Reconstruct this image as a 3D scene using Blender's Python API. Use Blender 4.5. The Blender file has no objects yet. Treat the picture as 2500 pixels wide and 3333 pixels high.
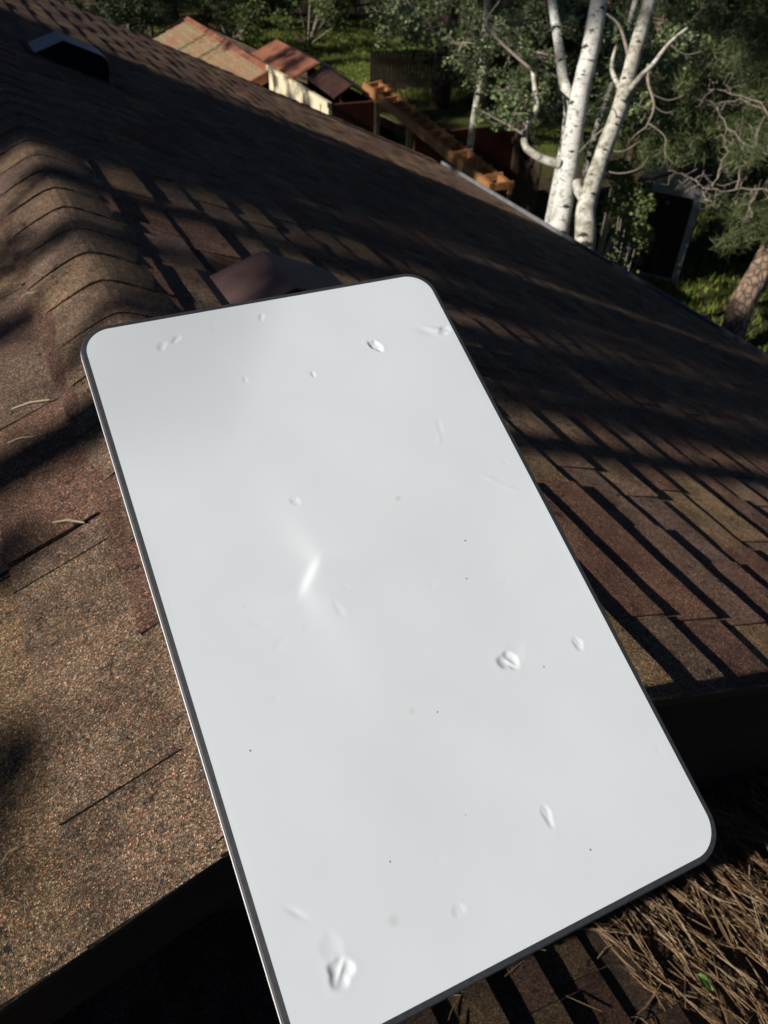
import bpy, math, random
import numpy as np
from mathutils import Vector, Matrix

R_ = math.radians
scene = bpy.context.scene
COL = scene.collection

# ------------------------------------------------------------------ camera
CAM = np.array([-0.17411, -2.98914, 0.65773])
def cam_axes(yaw, pitch, roll):
    f = np.array([math.sin(yaw)*math.cos(pitch), math.cos(yaw)*math.cos(pitch), -math.sin(pitch)])
    r = np.array([math.cos(yaw), -math.sin(yaw), 0.0])
    u = np.cross(r, f)
    return r*math.cos(roll)+u*math.sin(roll), -r*math.sin(roll)+u*math.cos(roll), f
CR, CU, CF = cam_axes(R_(28.5212), R_(40.5205), R_(3.0183))
cd = bpy.data.cameras.new('camera')
cam = bpy.data.objects.new('camera', cd); COL.objects.link(cam)
cam.matrix_world = Matrix(((CR[0], CU[0], -CF[0], CAM[0]), (CR[1], CU[1], -CF[1], CAM[1]),
                           (CR[2], CU[2], -CF[2], CAM[2]), (0, 0, 0, 1)))
cd.sensor_fit = 'VERTICAL'; cd.sensor_height = 32.0; cd.lens = 2540/3333*32.0
cd.clip_start = 0.02; cd.clip_end = 500
cd.dof.use_dof = True; cd.dof.focus_distance = 0.555; cd.dof.aperture_fstop = cd.lens/1.8
scene.camera = cam

# ------------------------------------------------------------------ sky, sun, exposure
SUN_EL, SUN_HD = R_(29.8), R_(-91.5)          # heading measured clockwise from +Y
world = bpy.data.worlds.new("World"); scene.world = world; world.use_nodes = True
wn = world.node_tree
sky = wn.nodes.new('ShaderNodeTexSky'); sky.sky_type = 'NISHITA'; sky.sun_disc = False
sky.sun_elevation = SUN_EL; sky.sun_rotation = SUN_HD; sky.dust_density = 0.0; sky.air_density = 0.4; sky.altitude = 2600
bg = wn.nodes['Background']; bg.inputs['Strength'].default_value = 0.05
wn.links.new(sky.outputs[0], bg.inputs['Color'])
sd = bpy.data.lights.new('sun', 'SUN'); sd.energy = 5.0; sd.angle = R_(0.5); sd.color = (1.0, 0.94, 0.86)
sun = bpy.data.objects.new('sun', sd); COL.objects.link(sun)
sdir = Vector((math.sin(SUN_HD)*math.cos(SUN_EL), math.cos(SUN_HD)*math.cos(SUN_EL), math.sin(SUN_EL)))
sun.rotation_euler = sdir.to_track_quat('Z', 'Y').to_euler(); sun.location = (-6, 0, 12)
scene.view_settings.view_transform = 'Standard'; scene.view_settings.look = 'None'
scene.view_settings.exposure = 0.36; scene.view_settings.gamma = 1.0
scene.view_settings.use_curve_mapping = False

# ------------------------------------------------------------------ helpers
class MB:
    """collects vertices and faces, with one 'shade' number per face"""
    def __init__(s): s.v = []; s.f = []; s.s = []
    def add(s, vs, fs, sh=0.5):
        o = len(s.v); s.v += [tuple(map(float, p)) for p in vs]
        s.f += [tuple(i+o for i in f) for f in fs]; s.s += [sh]*len(fs); return s
    def box(s, lo, hi, sh=0.5, M=None):
        x0, y0, z0 = lo; x1, y1, z1 = hi
        vs = [(x0,y0,z0),(x1,y0,z0),(x1,y1,z0),(x0,y1,z0),(x0,y0,z1),(x1,y0,z1),(x1,y1,z1),(x0,y1,z1)]
        if M is not None: vs = [tuple(M @ Vector(p)) for p in vs]
        return s.add(vs, [(3,2,1,0),(4,5,6,7),(0,1,5,4),(1,2,6,5),(2,3,7,6),(3,0,4,7)], sh)
    def bar(s, a, b, w, h, sh=0.5, up=(0,0,1)):
        a = Vector(a); b = Vector(b); d = (b-a).normalized(); u = Vector(up)
        r = d.cross(u).normalized(); u = r.cross(d).normalized()
        vs = []
        for p in (a, b):
            for i, j in ((-1,-1),(1,-1),(1,1),(-1,1)): vs.append(p+r*(w/2*i)+u*(h/2*j))
        return s.add(vs, [(0,1,2,3),(7,6,5,4),(4,5,1,0),(5,6,2,1),(6,7,3,2),(7,4,0,3)], sh)
    def tube(s, pts, rad, n=8, sh=0.5, cap=True):
        pts = [Vector(p) for p in pts]; m = len(pts)
        rad = rad if hasattr(rad, '__len__') else [rad]*m
        vs = []; ref = Vector((0.31, 0.77, 0.2)); prev = None
        for i, p in enumerate(pts):
            d = (pts[min(i+1, m-1)]-pts[max(i-1, 0)]).normalized()
            if prev is None:
                a = d.cross(ref).normalized()
            else:
                a = (prev-d*prev.dot(d)).normalized()
            prev = a; b = d.cross(a)
            for k in range(n):
                t = 2*math.pi*k/n; vs.append(p+(a*math.cos(t)+b*math.sin(t))*rad[i])
        fs = [(i*n+k, i*n+(k+1) % n, (i+1)*n+(k+1) % n, (i+1)*n+k) for i in range(m-1) for k in range(n)]
        if cap: fs += [tuple(range(n))[::-1], tuple((m-1)*n+k for k in range(n))]
        return s.add(vs, fs, sh)
    def arr(s, V, Fc, S):
        o = len(s.v); s.v += V.tolist(); s.f += (Fc+o).tolist(); s.s += S.tolist(); return s
    def mesh(s, name, mat, smooth=False):
        me = bpy.data.meshes.new(name); me.from_pydata(s.v, [], s.f)
        at = me.attributes.new('shade', 'FLOAT', 'FACE'); at.data.foreach_set('value', np.array(s.s, dtype=np.float32))
        if mat is not None: me.materials.append(mat)
        if smooth: me.polygons.foreach_set('use_smooth', np.ones(len(me.polygons), dtype=bool))
        me.update(); return me
    def build(s, name, mat, parent=None, smooth=False, loc=None):
        o = bpy.data.objects.new(name, s.mesh(name, mat, smooth)); COL.objects.link(o)
        if parent is not None: o.parent = parent
        if loc is not None: o.location = loc
        return o

def tag(o, label=None, cat=None, group=None, kind=None):
    if label: o['label'] = label
    if cat: o['category'] = cat
    if group: o['group'] = group
    if kind: o['kind'] = kind
    return o
def thing(name, loc, label, cat, group=None, rz=0.0):
    o = bpy.data.objects.new(name, None); COL.objects.link(o); o.location = loc; o.rotation_euler = (0, 0, rz)
    o.empty_display_size = 0.2
    return tag(o, label, cat, group)
def to_px(P):
    q = np.asarray(P, float)-CAM; z = q@CF
    return 1250+q@CR/z*2540, 1666.5-q@CU/z*2540, z

# ------------------------------------------------------------------ materials
def mat(name):
    m = bpy.data.materials.new(name); m.use_nodes = True
    return m, m.node_tree.nodes, m.node_tree.links, m.node_tree.nodes['Principled BSDF']
def setp(b, **k):
    for n, v in k.items(): b.inputs[n.replace('_', ' ')].default_value = v
def ramp(N, stops, interp='LINEAR'):
    r = N.new('ShaderNodeValToRGB'); r.color_ramp.interpolation = interp
    e = r.color_ramp.elements
    while len(e) < len(stops): e.new(0.5)
    for i, (p, c) in enumerate(stops):
        e[i].position = p; e[i].color = (c, c, c, 1) if not hasattr(c, '__len__') else (*c, 1)
    return r
def noise(N, L, co, scale, detail=4, rough=0.6):
    n = N.new('ShaderNodeTexNoise'); n.inputs['Scale'].default_value = scale
    n.inputs['Detail'].default_value = detail; n.inputs['Roughness'].default_value = rough
    L.new(co, n.inputs['Vector']); return n
def mixc(N, L, a, b, f, mode='MIX'):
    m = N.new('ShaderNodeMix'); m.data_type = 'RGBA'; m.blend_type = mode; m.clamp_result = False
    for sock, v in ((m.inputs[6], a), (m.inputs[7], b), (m.inputs[0], f)):
        if hasattr(v, 'is_linked') or hasattr(v, 'links'): L.new(v, sock)
        elif hasattr(v, '__len__'): sock.default_value = (*v, 1)
        else: sock.default_value = v
    return m.outputs[2]
def coord(N, which='Object'): return N.new('ShaderNodeTexCoord').outputs[which]
def attr(N):
    a = N.new('ShaderNodeAttribute'); a.attribute_name = 'shade'; return a.outputs['Fac']
def bump(N, L, h, b, strength, dist, chain=None):
    n = N.new('ShaderNodeBump'); n.inputs['Strength'].default_value = strength; n.inputs['Distance'].default_value = dist
    L.new(h, n.inputs['Height'])
    if chain: L.new(chain, n.inputs['Normal'])
    L.new(n.outputs[0], b.inputs['Normal']); return n.outputs[0]

def shingle_material(name, gain=1.0):
    m, N, L, b = mat(name)
    co = coord(N)
    pal = ramp(N, [(0.0, (.112,.076,.060)), (.18, (.156,.092,.064)), (.36, (.146,.110,.084)), (.58, (.166,.124,.084)),
                   (.80, (.210,.156,.088)), (.90, (.150,.114,.094)), (1.0, (.138,.092,.072))])
    L.new(attr(N), pal.inputs[0])
    vo = N.new('ShaderNodeTexVoronoi'); vo.inputs['Scale'].default_value = 640; L.new(co, vo.inputs['Vector'])
    sep = N.new('ShaderNodeSeparateColor'); L.new(vo.outputs['Color'], sep.inputs[0])
    gr = ramp(N, [(0, .22), (.22, .40), (.5, .85), (.8, 1.25), (.92, 1.9), (1.0, 3.4)])
    L.new(sep.outputs[0], gr.inputs[0])
    c = mixc(N, L, pal.outputs[0], gr.outputs[0], 1.0, 'MULTIPLY')
    tint = ramp(N, [(0, (1.1,.72,.6)), (.3, (1,1,1)), (.62, (.92,1.0,1.08)), (.8, (1.25,1.05,.72)), (.93, (1.7,.75,.6)), (1, (1.0,1.0,1.0))])
    L.new(sep.outputs[1], tint.inputs[0])
    c = mixc(N, L, c, tint.outputs[0], .8, 'MULTIPLY')
    # blotches of a neighbouring blend colour and worn, granule-free spots
    n1 = noise(N, L, co, 11, 5, .65); r1 = ramp(N, [(.33, .58), (.67, 1.32)]); L.new(n1.outputs[0], r1.inputs[0])
    c = mixc(N, L, c, r1.outputs[0], 1.0, 'MULTIPLY')
    n2 = noise(N, L, co, 60, 5, .7); r2 = ramp(N, [(.57, 0), (.63, 1)]); L.new(n2.outputs[0], r2.inputs[0])
    n3 = noise(N, L, co, 8, 3, .6); r3 = ramp(N, [(.44, 0), (.58, .95)]); L.new(n3.outputs[0], r3.inputs[0])
    mu = N.new('ShaderNodeMath'); mu.operation = 'MULTIPLY'; L.new(r2.outputs[0], mu.inputs[0]); L.new(r3.outputs[0], mu.inputs[1])
    c = mixc(N, L, c, (.018,.017,.017), mu.outputs[0])
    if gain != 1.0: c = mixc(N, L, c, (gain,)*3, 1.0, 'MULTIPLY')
    L.new(c, b.inputs['Base Color']); setp(b, Roughness=.85, Diffuse_Roughness=1.0); b.inputs['Specular IOR Level'].default_value = .2
    bump(N, L, vo.outputs['Distance'], b, .8, .0022)
    return m

def simple(name, c1, c2, scale=8, rough=.7, spec=.3, bumps=0, bd=.002, metal=0.0, stretch=None, lo=.35, hi=.65):
    m, N, L, b = mat(name); co = coord(N)
    if stretch:
        mp = N.new('ShaderNodeMapping'); mp.inputs['Scale'].default_value = stretch; L.new(co, mp.inputs[0]); co = mp.outputs[0]
    n = noise(N, L, co, scale, 6, .65); r = ramp(N, [(lo, c1), (hi, c2)]); L.new(n.outputs[0], r.inputs[0])
    L.new(r.outputs[0], b.inputs['Base Color']); setp(b, Roughness=rough, Metallic=metal)
    b.inputs['Specular IOR Level'].default_value = spec
    if bumps: bump(N, L, n.outputs[0], b, bumps, bd)
    return m

def leaf_material(name, stops, transl=.35, rough=.5):
    m, N, L, b = mat(name)
    r = ramp(N, stops); L.new(attr(N), r.inputs[0])
    L.new(r.outputs[0], b.inputs['Base Color']); setp(b, Roughness=rough); b.inputs['Specular IOR Level'].default_value = .3
    t = N.new('ShaderNodeBsdfTranslucent'); L.new(r.outputs[0], t.inputs[0])
    mx = N.new('ShaderNodeMixShader'); mx.inputs[0].default_value = transl
    L.new(b.outputs[0], mx.inputs[1]); L.new(t.outputs[0], mx.inputs[2])
    L.new(mx.outputs[0], N['Material Output'].inputs[0]); return m

M_SHINGLE = shingle_material('asphalt_shingle')
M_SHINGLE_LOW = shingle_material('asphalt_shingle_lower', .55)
M_DECK = simple('roof_felt', (.012,.011,.010), (.02,.018,.016), 12)
M_FASCIA = simple('stained_board', (.011,.008,.006), (.022,.016,.010), 5, .75, .2, .3, .002, stretch=(2,2,14))
M_SIDING = simple('dark_siding', (.030,.020,.016), (.052,.034,.026), 5, .8, .2, .3, .002, stretch=(6,6,1))
M_GUTTER = simple('galvanised_gutter', (.10,.105,.115), (.17,.175,.19), 10, .5, .4, .1, .001)
M_VENT = simple('brown_vent_metal', (.075,.044,.038), (.115,.070,.064), 14, .5, .5, .1, .001, metal=.2)
M_VENT_GREY = simple('grey_vent_metal', (.16,.14,.145), (.24,.21,.22), 14, .42, .5, .1, .001, metal=.3)
M_VOID = simple('vent_inside', (.006,.006,.006), (.01,.01,.01), 10, .9)  # near black, paints the shade inside the vent hoods
M_RUST = simple('rusty_metal', (.17,.060,.035), (.34,.14,.08), 3.5, .55, .4, .2, .003, metal=.2)
M_RUST_SHADE = simple('rusty_metal_shaded', (.030,.014,.011), (.06,.027,.02), 5, .55, .4, .2, .003, metal=.2)  # rust colour darkened so that shade is painted into the metal
M_YELLOW = simple('cream_paint', (.56,.49,.33), (.66,.58,.40), 3, .7, .3, .2, .002)
M_REDWALL = simple('red_brown_boards', (.055,.018,.012), (.10,.034,.022), 5, .8, .2, .3, .002, stretch=(6,6,1))
M_CEDAR = simple('cedar_beam', (.19,.085,.034), (.36,.17,.066), 6, .7, .25, .3, .003, stretch=(1,8,8))
M_POST = simple('weathered_post', (.20,.14,.085), (.30,.22,.14), 5, .8, .2, .3, .002, stretch=(8,8,1))
M_FENCE = simple('fence_board', (.035,.024,.017), (.07,.048,.033), 5, .85, .2, .3, .003, stretch=(8,8,1))
M_DOOR = simple('brown_door', (.018,.009,.006), (.03,.014,.010), 5, .7, .3, .2, .002, stretch=(8,8,1))
M_TRIM = simple('pale_trim', (.22,.22,.205), (.31,.31,.29), 6, .7, .3, .1, .001)
M_MAST = simple('grey_pole', (.22,.225,.23), (.28,.285,.29), 20, .45, .5, .05, .001, metal=.3)
M_RIM = simple('graphite_rim', (.030,.032,.037), (.045,.047,.053), 260, .5, .4, .25, .0002)
M_SHELL = simple('white_shell', (.70,.71,.72), (.74,.75,.76), 40, .45, .4)
M_NEEDLE_DRY = leaf_material('dry_needles', [(0, (.13,.075,.04)), (.3, (.25,.155,.08)), (.6, (.38,.26,.145)), (.8, (.22,.11,.05)), (.88, (.52,.39,.24)), (1, (.60,.48,.31))], .15, .55)
M_STRAW = leaf_material('straw', [(0, (.30,.235,.13)), (1, (.42,.34,.2))], .1)
M_LEAF_ONE = leaf_material('fresh_leaf', [(0, (.16,.30,.07)), (1, (.2,.36,.09))], .4)
M_PINE = leaf_material('pine_needles', [(0, (.020,.036,.015)), (.5, (.042,.064,.023)), (.85, (.075,.10,.036)), (1, (.11,.10,.04))], .18)
M_PINE_LT = leaf_material('pine_needles_light', [(0, (.040,.058,.022)), (.5, (.10,.13,.05)), (.85, (.19,.215,.085)), (1, (.25,.21,.09))], .25)
M_ASPEN = leaf_material('aspen_leaves', [(0, (.09,.13,.055)), (.5, (.16,.215,.095)), (.85, (.25,.31,.15)), (1, (.33,.34,.15))], .35, .35)
M_SHRUB = leaf_material('shrub_leaves', [(0, (.06,.09,.028)), (.5, (.115,.16,.048)), (1, (.20,.245,.08))], .35)
M_GRASS = leaf_material('grass_blades', [(0, (.085,.13,.02)), (.6, (.16,.21,.034)), (1, (.24,.24,.06))], .35)
M_TWIG = simple('grey_twig', (.17,.135,.11), (.30,.255,.215), 30, .85, .2, .3, .002)

def bark_aspen():
    m, N, L, b = mat('aspen_bark'); co = coord(N)
    n = noise(N, L, co, 5, 5, .6); r = ramp(N, [(.30, (.26,.245,.18)), (.46, (.55,.545,.50)), (.7, (.66,.655,.62))]); L.new(n.outputs[0], r.inputs[0])
    mp = N.new('ShaderNodeMapping'); mp.inputs['Scale'].default_value = (9, 9, 60); L.new(co, mp.inputs[0])
    n2 = noise(N, L, mp.outputs[0], 1.0, 4, .7); r2 = ramp(N, [(.56, 0), (.66, .85)]); L.new(n2.outputs[0], r2.inputs[0])
    c = mixc(N, L, r.outputs[0], (.09,.08,.06), r2.outputs[0])
    n3 = noise(N, L, co, 20, 5, .75); r3 = ramp(N, [(.54, 0), (.62, .9)]); L.new(n3.outputs[0], r3.inputs[0])
    c = mixc(N, L, c, (.10,.095,.07), r3.outputs[0])
    L.new(c, b.inputs['Base Color']); setp(b, Roughness=.75); bump(N, L, n2.outputs[0], b, .35, .004); return m
def bark_aspen_old():
    m, N, L, b = mat('aspen_bark_tan'); co = coord(N)
    n = noise(N, L, co, 6, 5, .65); r = ramp(N, [(.32, (.19,.17,.12)), (.48, (.42,.40,.33)), (.66, (.60,.585,.52))]); L.new(n.outputs[0], r.inputs[0])
    n3 = noise(N, L, co, 19, 5, .8); r3 = ramp(N, [(.50, 0), (.60, .85)]); L.new(n3.outputs[0], r3.inputs[0])
    c = mixc(N, L, r.outputs[0], (.10,.095,.065), r3.outputs[0])
    L.new(c, b.inputs['Base Color']); setp(b, Roughness=.8); bump(N, L, n3.outputs[0], b, .4, .006); return m
def bark_pine(name, a, c_):
    m, N, L, b = mat(name); co = coord(N)
    mp = N.new('ShaderNodeMapping'); mp.inputs['Scale'].default_value = (14, 14, 5); L.new(co, mp.inputs[0])
    v = N.new('ShaderNodeTexVoronoi'); v.feature = 'DISTANCE_TO_EDGE'; v.inputs['Scale'].default_value = 1.0; L.new(mp.outputs[0], v.inputs['Vector'])
    r = ramp(N, [(0, (.025,.018,.015)), (.12, a), (.5, c_)]); L.new(v.outputs[0], r.inputs[0])
    n = noise(N, L, co, 9, 5, .6); r2 = ramp(N, [(.3, .6), (.7, 1.3)]); L.new(n.outputs[0], r2.inputs[0])
    c = mixc(N, L, r.outputs[0], r2.outputs[0], 1.0, 'MULTIPLY')
    L.new(c, b.inputs['Base Color']); setp(b, Roughness=.9); bump(N, L, v.outputs[0], b, .8, .02); return m
M_ASPENBARK = bark_aspen(); M_ASPENBARK2 = bark_aspen_old()
M_SCAR = simple('bark_scar', (.03,.026,.022), (.07,.06,.05), 60, .9)
M_PINEBARK = bark_pine('pine_bark', (.12,.070,.048), (.23,.135,.095))
M_PINEBARK2 = bark_pine('pine_bark_tan', (.20,.135,.092), (.33,.225,.155))

def ground_material():
    m, N, L, b = mat('ground_cover'); co = coord(N)
    n = noise(N, L, co, .35, 5, .6); r = ramp(N, [(.40, (.055,.040,.024)), (.50, (.060,.062,.020)), (.60, (.10,.125,.024))]); L.new(n.outputs[0], r.inputs[0])
    n2 = noise(N, L, co, 9, 6, .7); r2 = ramp(N, [(.3, .45), (.7, 1.4)]); L.new(n2.outputs[0], r2.inputs[0])
    c = mixc(N, L, r.outputs[0], r2.outputs[0], 1.0, 'MULTIPLY')
    L.new(c, b.inputs['Base Color']); setp(b, Roughness=.95); b.inputs['Specular IOR Level'].default_value = .1
    bump(N, L, n2.outputs[0], b, .8, .05); return m
M_GROUND = ground_material()

def moss_shingle():
    m, N, L, b = mat('mossy_shingle'); co = coord(N)
    n = noise(N, L, co, 2.2, 5, .6); r = ramp(N, [(.36, (.21,.17,.085)), (.5, (.25,.16,.085)), (.64, (.24,.12,.07))]); L.new(n.outputs[0], r.inputs[0])
    n2 = noise(N, L, co, 22, 5, .7); r2 = ramp(N, [(.3, .45), (.7, 1.55)]); L.new(n2.outputs[0], r2.inputs[0])
    c = mixc(N, L, r.outputs[0], r2.outputs[0], 1.0, 'MULTIPLY')
    L.new(c, b.inputs['Base Color']); setp(b, Roughness=.9); bump(N, L, n2.outputs[0], b, .6, .02); return m
M_MOSS = moss_shingle()

def dish_material():
    m, N, L, b = mat('dish_face'); co = coord(N)
    n = noise(N, L, co, 14, 3, .5); r = ramp(N, [(.3, (.650,.698,.728)), (.7, (.680,.724,.752))]); L.new(n.outputs[0], r.inputs[0])
    c = r.outputs[0]
    v = N.new('ShaderNodeTexVoronoi'); v.inputs['Scale'].default_value = 62; v.inputs['Randomness'].default_value = 1.0; L.new(co, v.inputs['Vector'])
    sep = N.new('ShaderNodeSeparateColor'); L.new(v.outputs['Color'], sep.inputs[0])
    thr = N.new('ShaderNodeMapRange'); thr.inputs['From Min'].default_value = .95; thr.inputs['From Max'].default_value = 1.0
    thr.inputs['To Min'].default_value = 0.0; thr.inputs['To Max'].default_value = .05; L.new(sep.outputs[0], thr.inputs[0])
    lt = N.new('ShaderNodeMath'); lt.operation = 'LESS_THAN'; L.new(v.outputs['Distance'], lt.inputs[0]); L.new(thr.outputs[0], lt.inputs[1])
    c = mixc(N, L, c, (.10,.095,.085), lt.outputs[0])
    def spot(cx, cy, r0, r1, col, amt, ring=False):
        nonlocal c
        d = N.new('ShaderNodeVectorMath'); d.operation = 'DISTANCE'; L.new(co, d.inputs[0]); d.inputs[1].default_value = (cx, cy, 0)
        rr = N.new('ShaderNodeMapRange'); rr.interpolation_type = 'SMOOTHSTEP'
        rr.inputs['From Min'].default_value = r0; rr.inputs['From Max'].default_value = r1
        rr.inputs['To Min'].default_value = amt; rr.inputs['To Max'].default_value = 0; L.new(d.outputs['Value'], rr.inputs[0])
        c = mixc(N, L, c, col, rr.outputs[0])
    spot(.0364, .0494, .0017, .0024, (.52,.50,.44), .7); spot(.0364, .0494, .0007, .0018, (.66,.65,.61), .9)
    spot(-.0163, -.0999, .0016, .0021, (.56,.56,.53), .6); spot(-.0163, -.0999, .0009, .0016, (.65,.65,.63), .9)
    spot(-.075, -.2081, .0005, .0050, (.50,.505,.505), .5)
    for sx, sy in ((.0719,.0021),(.0599,-.0259),(.0855,-.1037),(-.1228,-.0872),(-.0093,-.1714),(.0588,-.2201)):
        spot(sx, sy, .0004, .0008, (.09,.085,.08), .95)
    L.new(c, b.inputs['Base Color']); setp(b, Roughness=.5); b.inputs['Specular IOR Level'].default_value = .35
    n5 = noise(N, L, co, 900, 2, .5); bump(N, L, n5.outputs[0], b, .12, .00025)
    return m
M_DISH = dish_material()

# ------------------------------------------------------------------ ground
GZ = -4.6
rg = random.Random(3)
gm = MB(); nn = 70; ext = 130
gx = np.sign(np.linspace(-1, 1, nn))*np.abs(np.linspace(-1, 1, nn))**2*ext+8
gy = np.sign(np.linspace(-1, 1, nn))*np.abs(np.linspace(-1, 1, nn))**2*ext+12
vs = []
for y in gy:
    for x in gx:
        d = math.hypot(x-3, y-2)
        vs.append((x, y, GZ+(0 if d < 11 else min(1, (d-11)/10)*(.10*math.sin(x*.7)+.10*math.cos(y*.6+x*.2)))))
gm.add(vs, [(j*nn+i, j*nn+i+1, (j+1)*nn+i+1, (j+1)*nn+i) for j in range(nn-1) for i in range(nn-1)])
tag(gm.build('ground', M_GROUND, smooth=True), kind='structure')

# ------------------------------------------------------------------ the house and its shingled roof
TH = R_(24.0); CT, ST = math.cos(TH), math.sin(TH)
EXPO = 0.143
def slope_pt(sgn, d, y, h, zr=0.0, xr=0.0):
    return (xr+sgn*(d*CT+h*ST), y, zr-d*ST+h*CT)
Y0, EAVE = -2.60, 5.07
def yfar(sgn, d): return (4.44+.145*d*CT) if sgn > 0 else 4.44

def shingle_piece(sgn, d0, d1, y0, y1, T0, T1, rng, zr=0.0, xr=0.0):
    """one tab: top, butt and two side edges; T1 is its thickness at the butt"""
    n = max(2, min(6, int((y1-y0)/.045)))
    ys = [y0+(y1-y0)*i/n for i in range(n+1)]
    lift = rng.uniform(-.0006, .0012)
    bow = rng.uniform(-.001, .001)
    top = [slope_pt(sgn, d0-.012, y, T0, zr, xr) for y in ys]
    bt, bb = [], []
    for i, y in enumerate(ys):
        dd = d1+bow*math.sin(i*1.7)+rng.uniform(-.0016, .0016)
        hh = T1+lift*(i/n)+rng.uniform(-.0005, .0005)
        bt.append(slope_pt(sgn, dd, y, hh, zr, xr)); bb.append(slope_pt(sgn, dd, y, -.001, zr, xr))
    k = n+1; V = top+bt+bb; F = []
    for i in range(n):
        q = (i, k+i, k+i+1, i+1); r = (k+i, 2*k+i, 2*k+i+1, k+i+1)
        F += [q, r] if sgn > 0 else [q[::-1], r[::-1]]
    s0 = (0, 2*k, k); s1 = (n, k+n, 2*k+n)
    F += [s0, s1] if sgn > 0 else [s0[::-1], s1[::-1]]
    return V, F

def lay_roof(sgn, ncourse, ylo, yhi_fn, seed, zr=0.0, xr=0.0, d_start=0.0):
    rng = random.Random(seed); out = []
    for c in range(ncourse):
        d0 = d_start+c*EXPO; d1 = d0+EXPO
        y = ylo; yh = yhi_fn(d1); tooth = rng.random() < .5
        while y < yh-.01:
            w = rng.uniform(.18, .42) if tooth else rng.uniform(.09, .30)
            y1 = min(y+w, yh)
            if yh-y1 < .04: y1 = yh
            split = sgn < 0 and zr == 0 and c in (1, 2) and y < -2.094 < y1
            if split: y1 = -2.094
            T1 = rng.uniform(.0100, .0125) if tooth else rng.uniform(.0058, .0078)
            V, F = shingle_piece(sgn, d0, d1, y+rng.uniform(.0006, .0016), y1-(.0075 if split else rng.uniform(.0006, .0016)), .0012, T1+(.003 if split else 0), rng, zr, xr)
            out.append((V, F, rng.random()))
            y = y1; tooth = not tooth if rng.random() < .88 else tooth
    return out

PANEL_QUAD = [(243,1072),(1381,874),(2381,2769),(971,3505)]
def in_quad(u, v):
    s = 0
    for i in range(4):
        a = PANEL_QUAD[i]; b_ = PANEL_QUAD[(i+1) % 4]
        cr = (b_[0]-a[0])*(v-a[1])-(b_[1]-a[1])*(u-a[0]); s += 1 if cr > 0 else -1
    return abs(s) == 4
def shown_size(V):
    P = np.array(V[:len(V)*2//3]); u, v, z = to_px(P)
    if np.any(z < .1): return 0
    ok = [(-20 < a < 2520 and -20 < b_ < 3353 and not in_quad(a, b_)) for a, b_ in zip(u, v)]
    if sum(ok) == 0: return 0
    return (u.max()-u.min())*(v.max()-v.min())*sum(ok)/len(ok)

house = thing('house', (0, 1.2, GZ), 'dark house under a long brown shingled gable roof with ridge caps', 'house')
hM = Matrix.Translation((0, -1.2, -GZ))
def on_house(o, parent=None):
    o.parent = parent or house
    if parent is None: o.matrix_parent_inverse = hM
    return o
slopes = {}
for sgn in (1, -1):
    dm = MB()
    yn = Y0+.012-(0 if sgn > 0 else .033)
    a = [slope_pt(sgn, 0, yn, -.002), slope_pt(sgn, EAVE-.012, yn, -.002), slope_pt(sgn, EAVE-.012, yfar(sgn, EAVE)-.012, -.002), slope_pt(sgn, 0, yfar(sgn, 0)-.012, -.002)]
    b_ = [(p[0], p[1], p[2]-.03) for p in a]
    dm.add(a+b_, [(0,1,2,3),(7,6,5,4),(0,4,5,1),(1,5,6,2),(2,6,7,3),(3,7,4,0)])
    slopes[sgn] = on_house(dm.build('roof_slope', M_DECK))
pieces = []
for sgn, seed in ((1, 11), (-1, 23)):
    for V, F, s in lay_roof(sgn, 35, Y0 if sgn > 0 else Y0-.033, lambda d, g=sgn: yfar(g, d), seed):
        pieces.append((shown_size(V), sgn, V, F, s))
pieces.sort(key=lambda t: -t[0])
rest = {1: MB(), -1: MB()}
for i, (sz, sgn, V, F, s) in enumerate(pieces):
    if i < 300 and sz > 0:
        m_ = MB(); m_.add(V, F, s); on_house(m_.build('shingle', M_SHINGLE), slopes[sgn])
    else: rest[sgn].add(V, F, s)
for sgn in (1, -1): tag(on_house(rest[sgn].build('shingle_field', M_SHINGLE), slopes[sgn]), kind='stuff')

# ridge caps: bent tabs, each lapping the one nearer to the gable end
rc = random.Random(5)
def ridge_cap(y0, shade, zr=0.0, xr=0.0, yaw=0.0):
    L_ = .205; W = .142+rc.uniform(-.004, .004); prof = []
    for t in np.linspace(-1, 1, 15):
        x = t*W
        # rounded crest over a 24 degree fold
        r = .024; xs = abs(x); z = -math.tan(TH)*(math.sqrt(xs*xs+r*r)-r)
        prof.append((x*CT, z))
    e0, e1, th = .0112+rc.uniform(-.001, .0022), .0070, .0052        # lift of the exposed near end, of the lapped far end, thickness
    V = []; n = len(prof); wob = [rc.uniform(-.0012, .0012) for _ in range(n)]
    for (yy, e, wb) in ((y0, e0, 1), (y0+.07, e0-.0035, .5), (y0+L_, e1, 0)):
        for i, (x, z) in enumerate(prof):
            ed = 1-.55*abs(2*i/(n-1)-1)**3
            V.append((xr+x+(yy-y0)*yaw, yy+wob[i]*wb, zr+z+e*ed))
    for i, (x, z) in enumerate(prof):
        V.append((xr+x, y0+.0008+wob[i], zr+z+e0*(1-.55*abs(2*i/(n-1)-1)**3)-th))
    F = [(j*n+i, j*n+i+1, (j+1)*n+i+1, (j+1)*n+i) for j in range(2) for i in range(n-1)]
    F += [(3*n+i, 3*n+i+1, i+1, i) for i in range(n-1)]
    F += [(3*n, 0, n), (n-1, 4*n-1, 2*n-1)]
    return MB().add(V, F, shade)
k = 0; y = Y0-.02
while y < 4.3:
    c = ridge_cap(y, rc.choice([.2, .3, .36, .4, .45, .5, .55, .62]), yaw=rc.uniform(-.01, .01))
    on_house(c.build('ridge_cap', M_SHINGLE, smooth=False)); y += .14+rc.uniform(-.007, .007); k += 1

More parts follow.
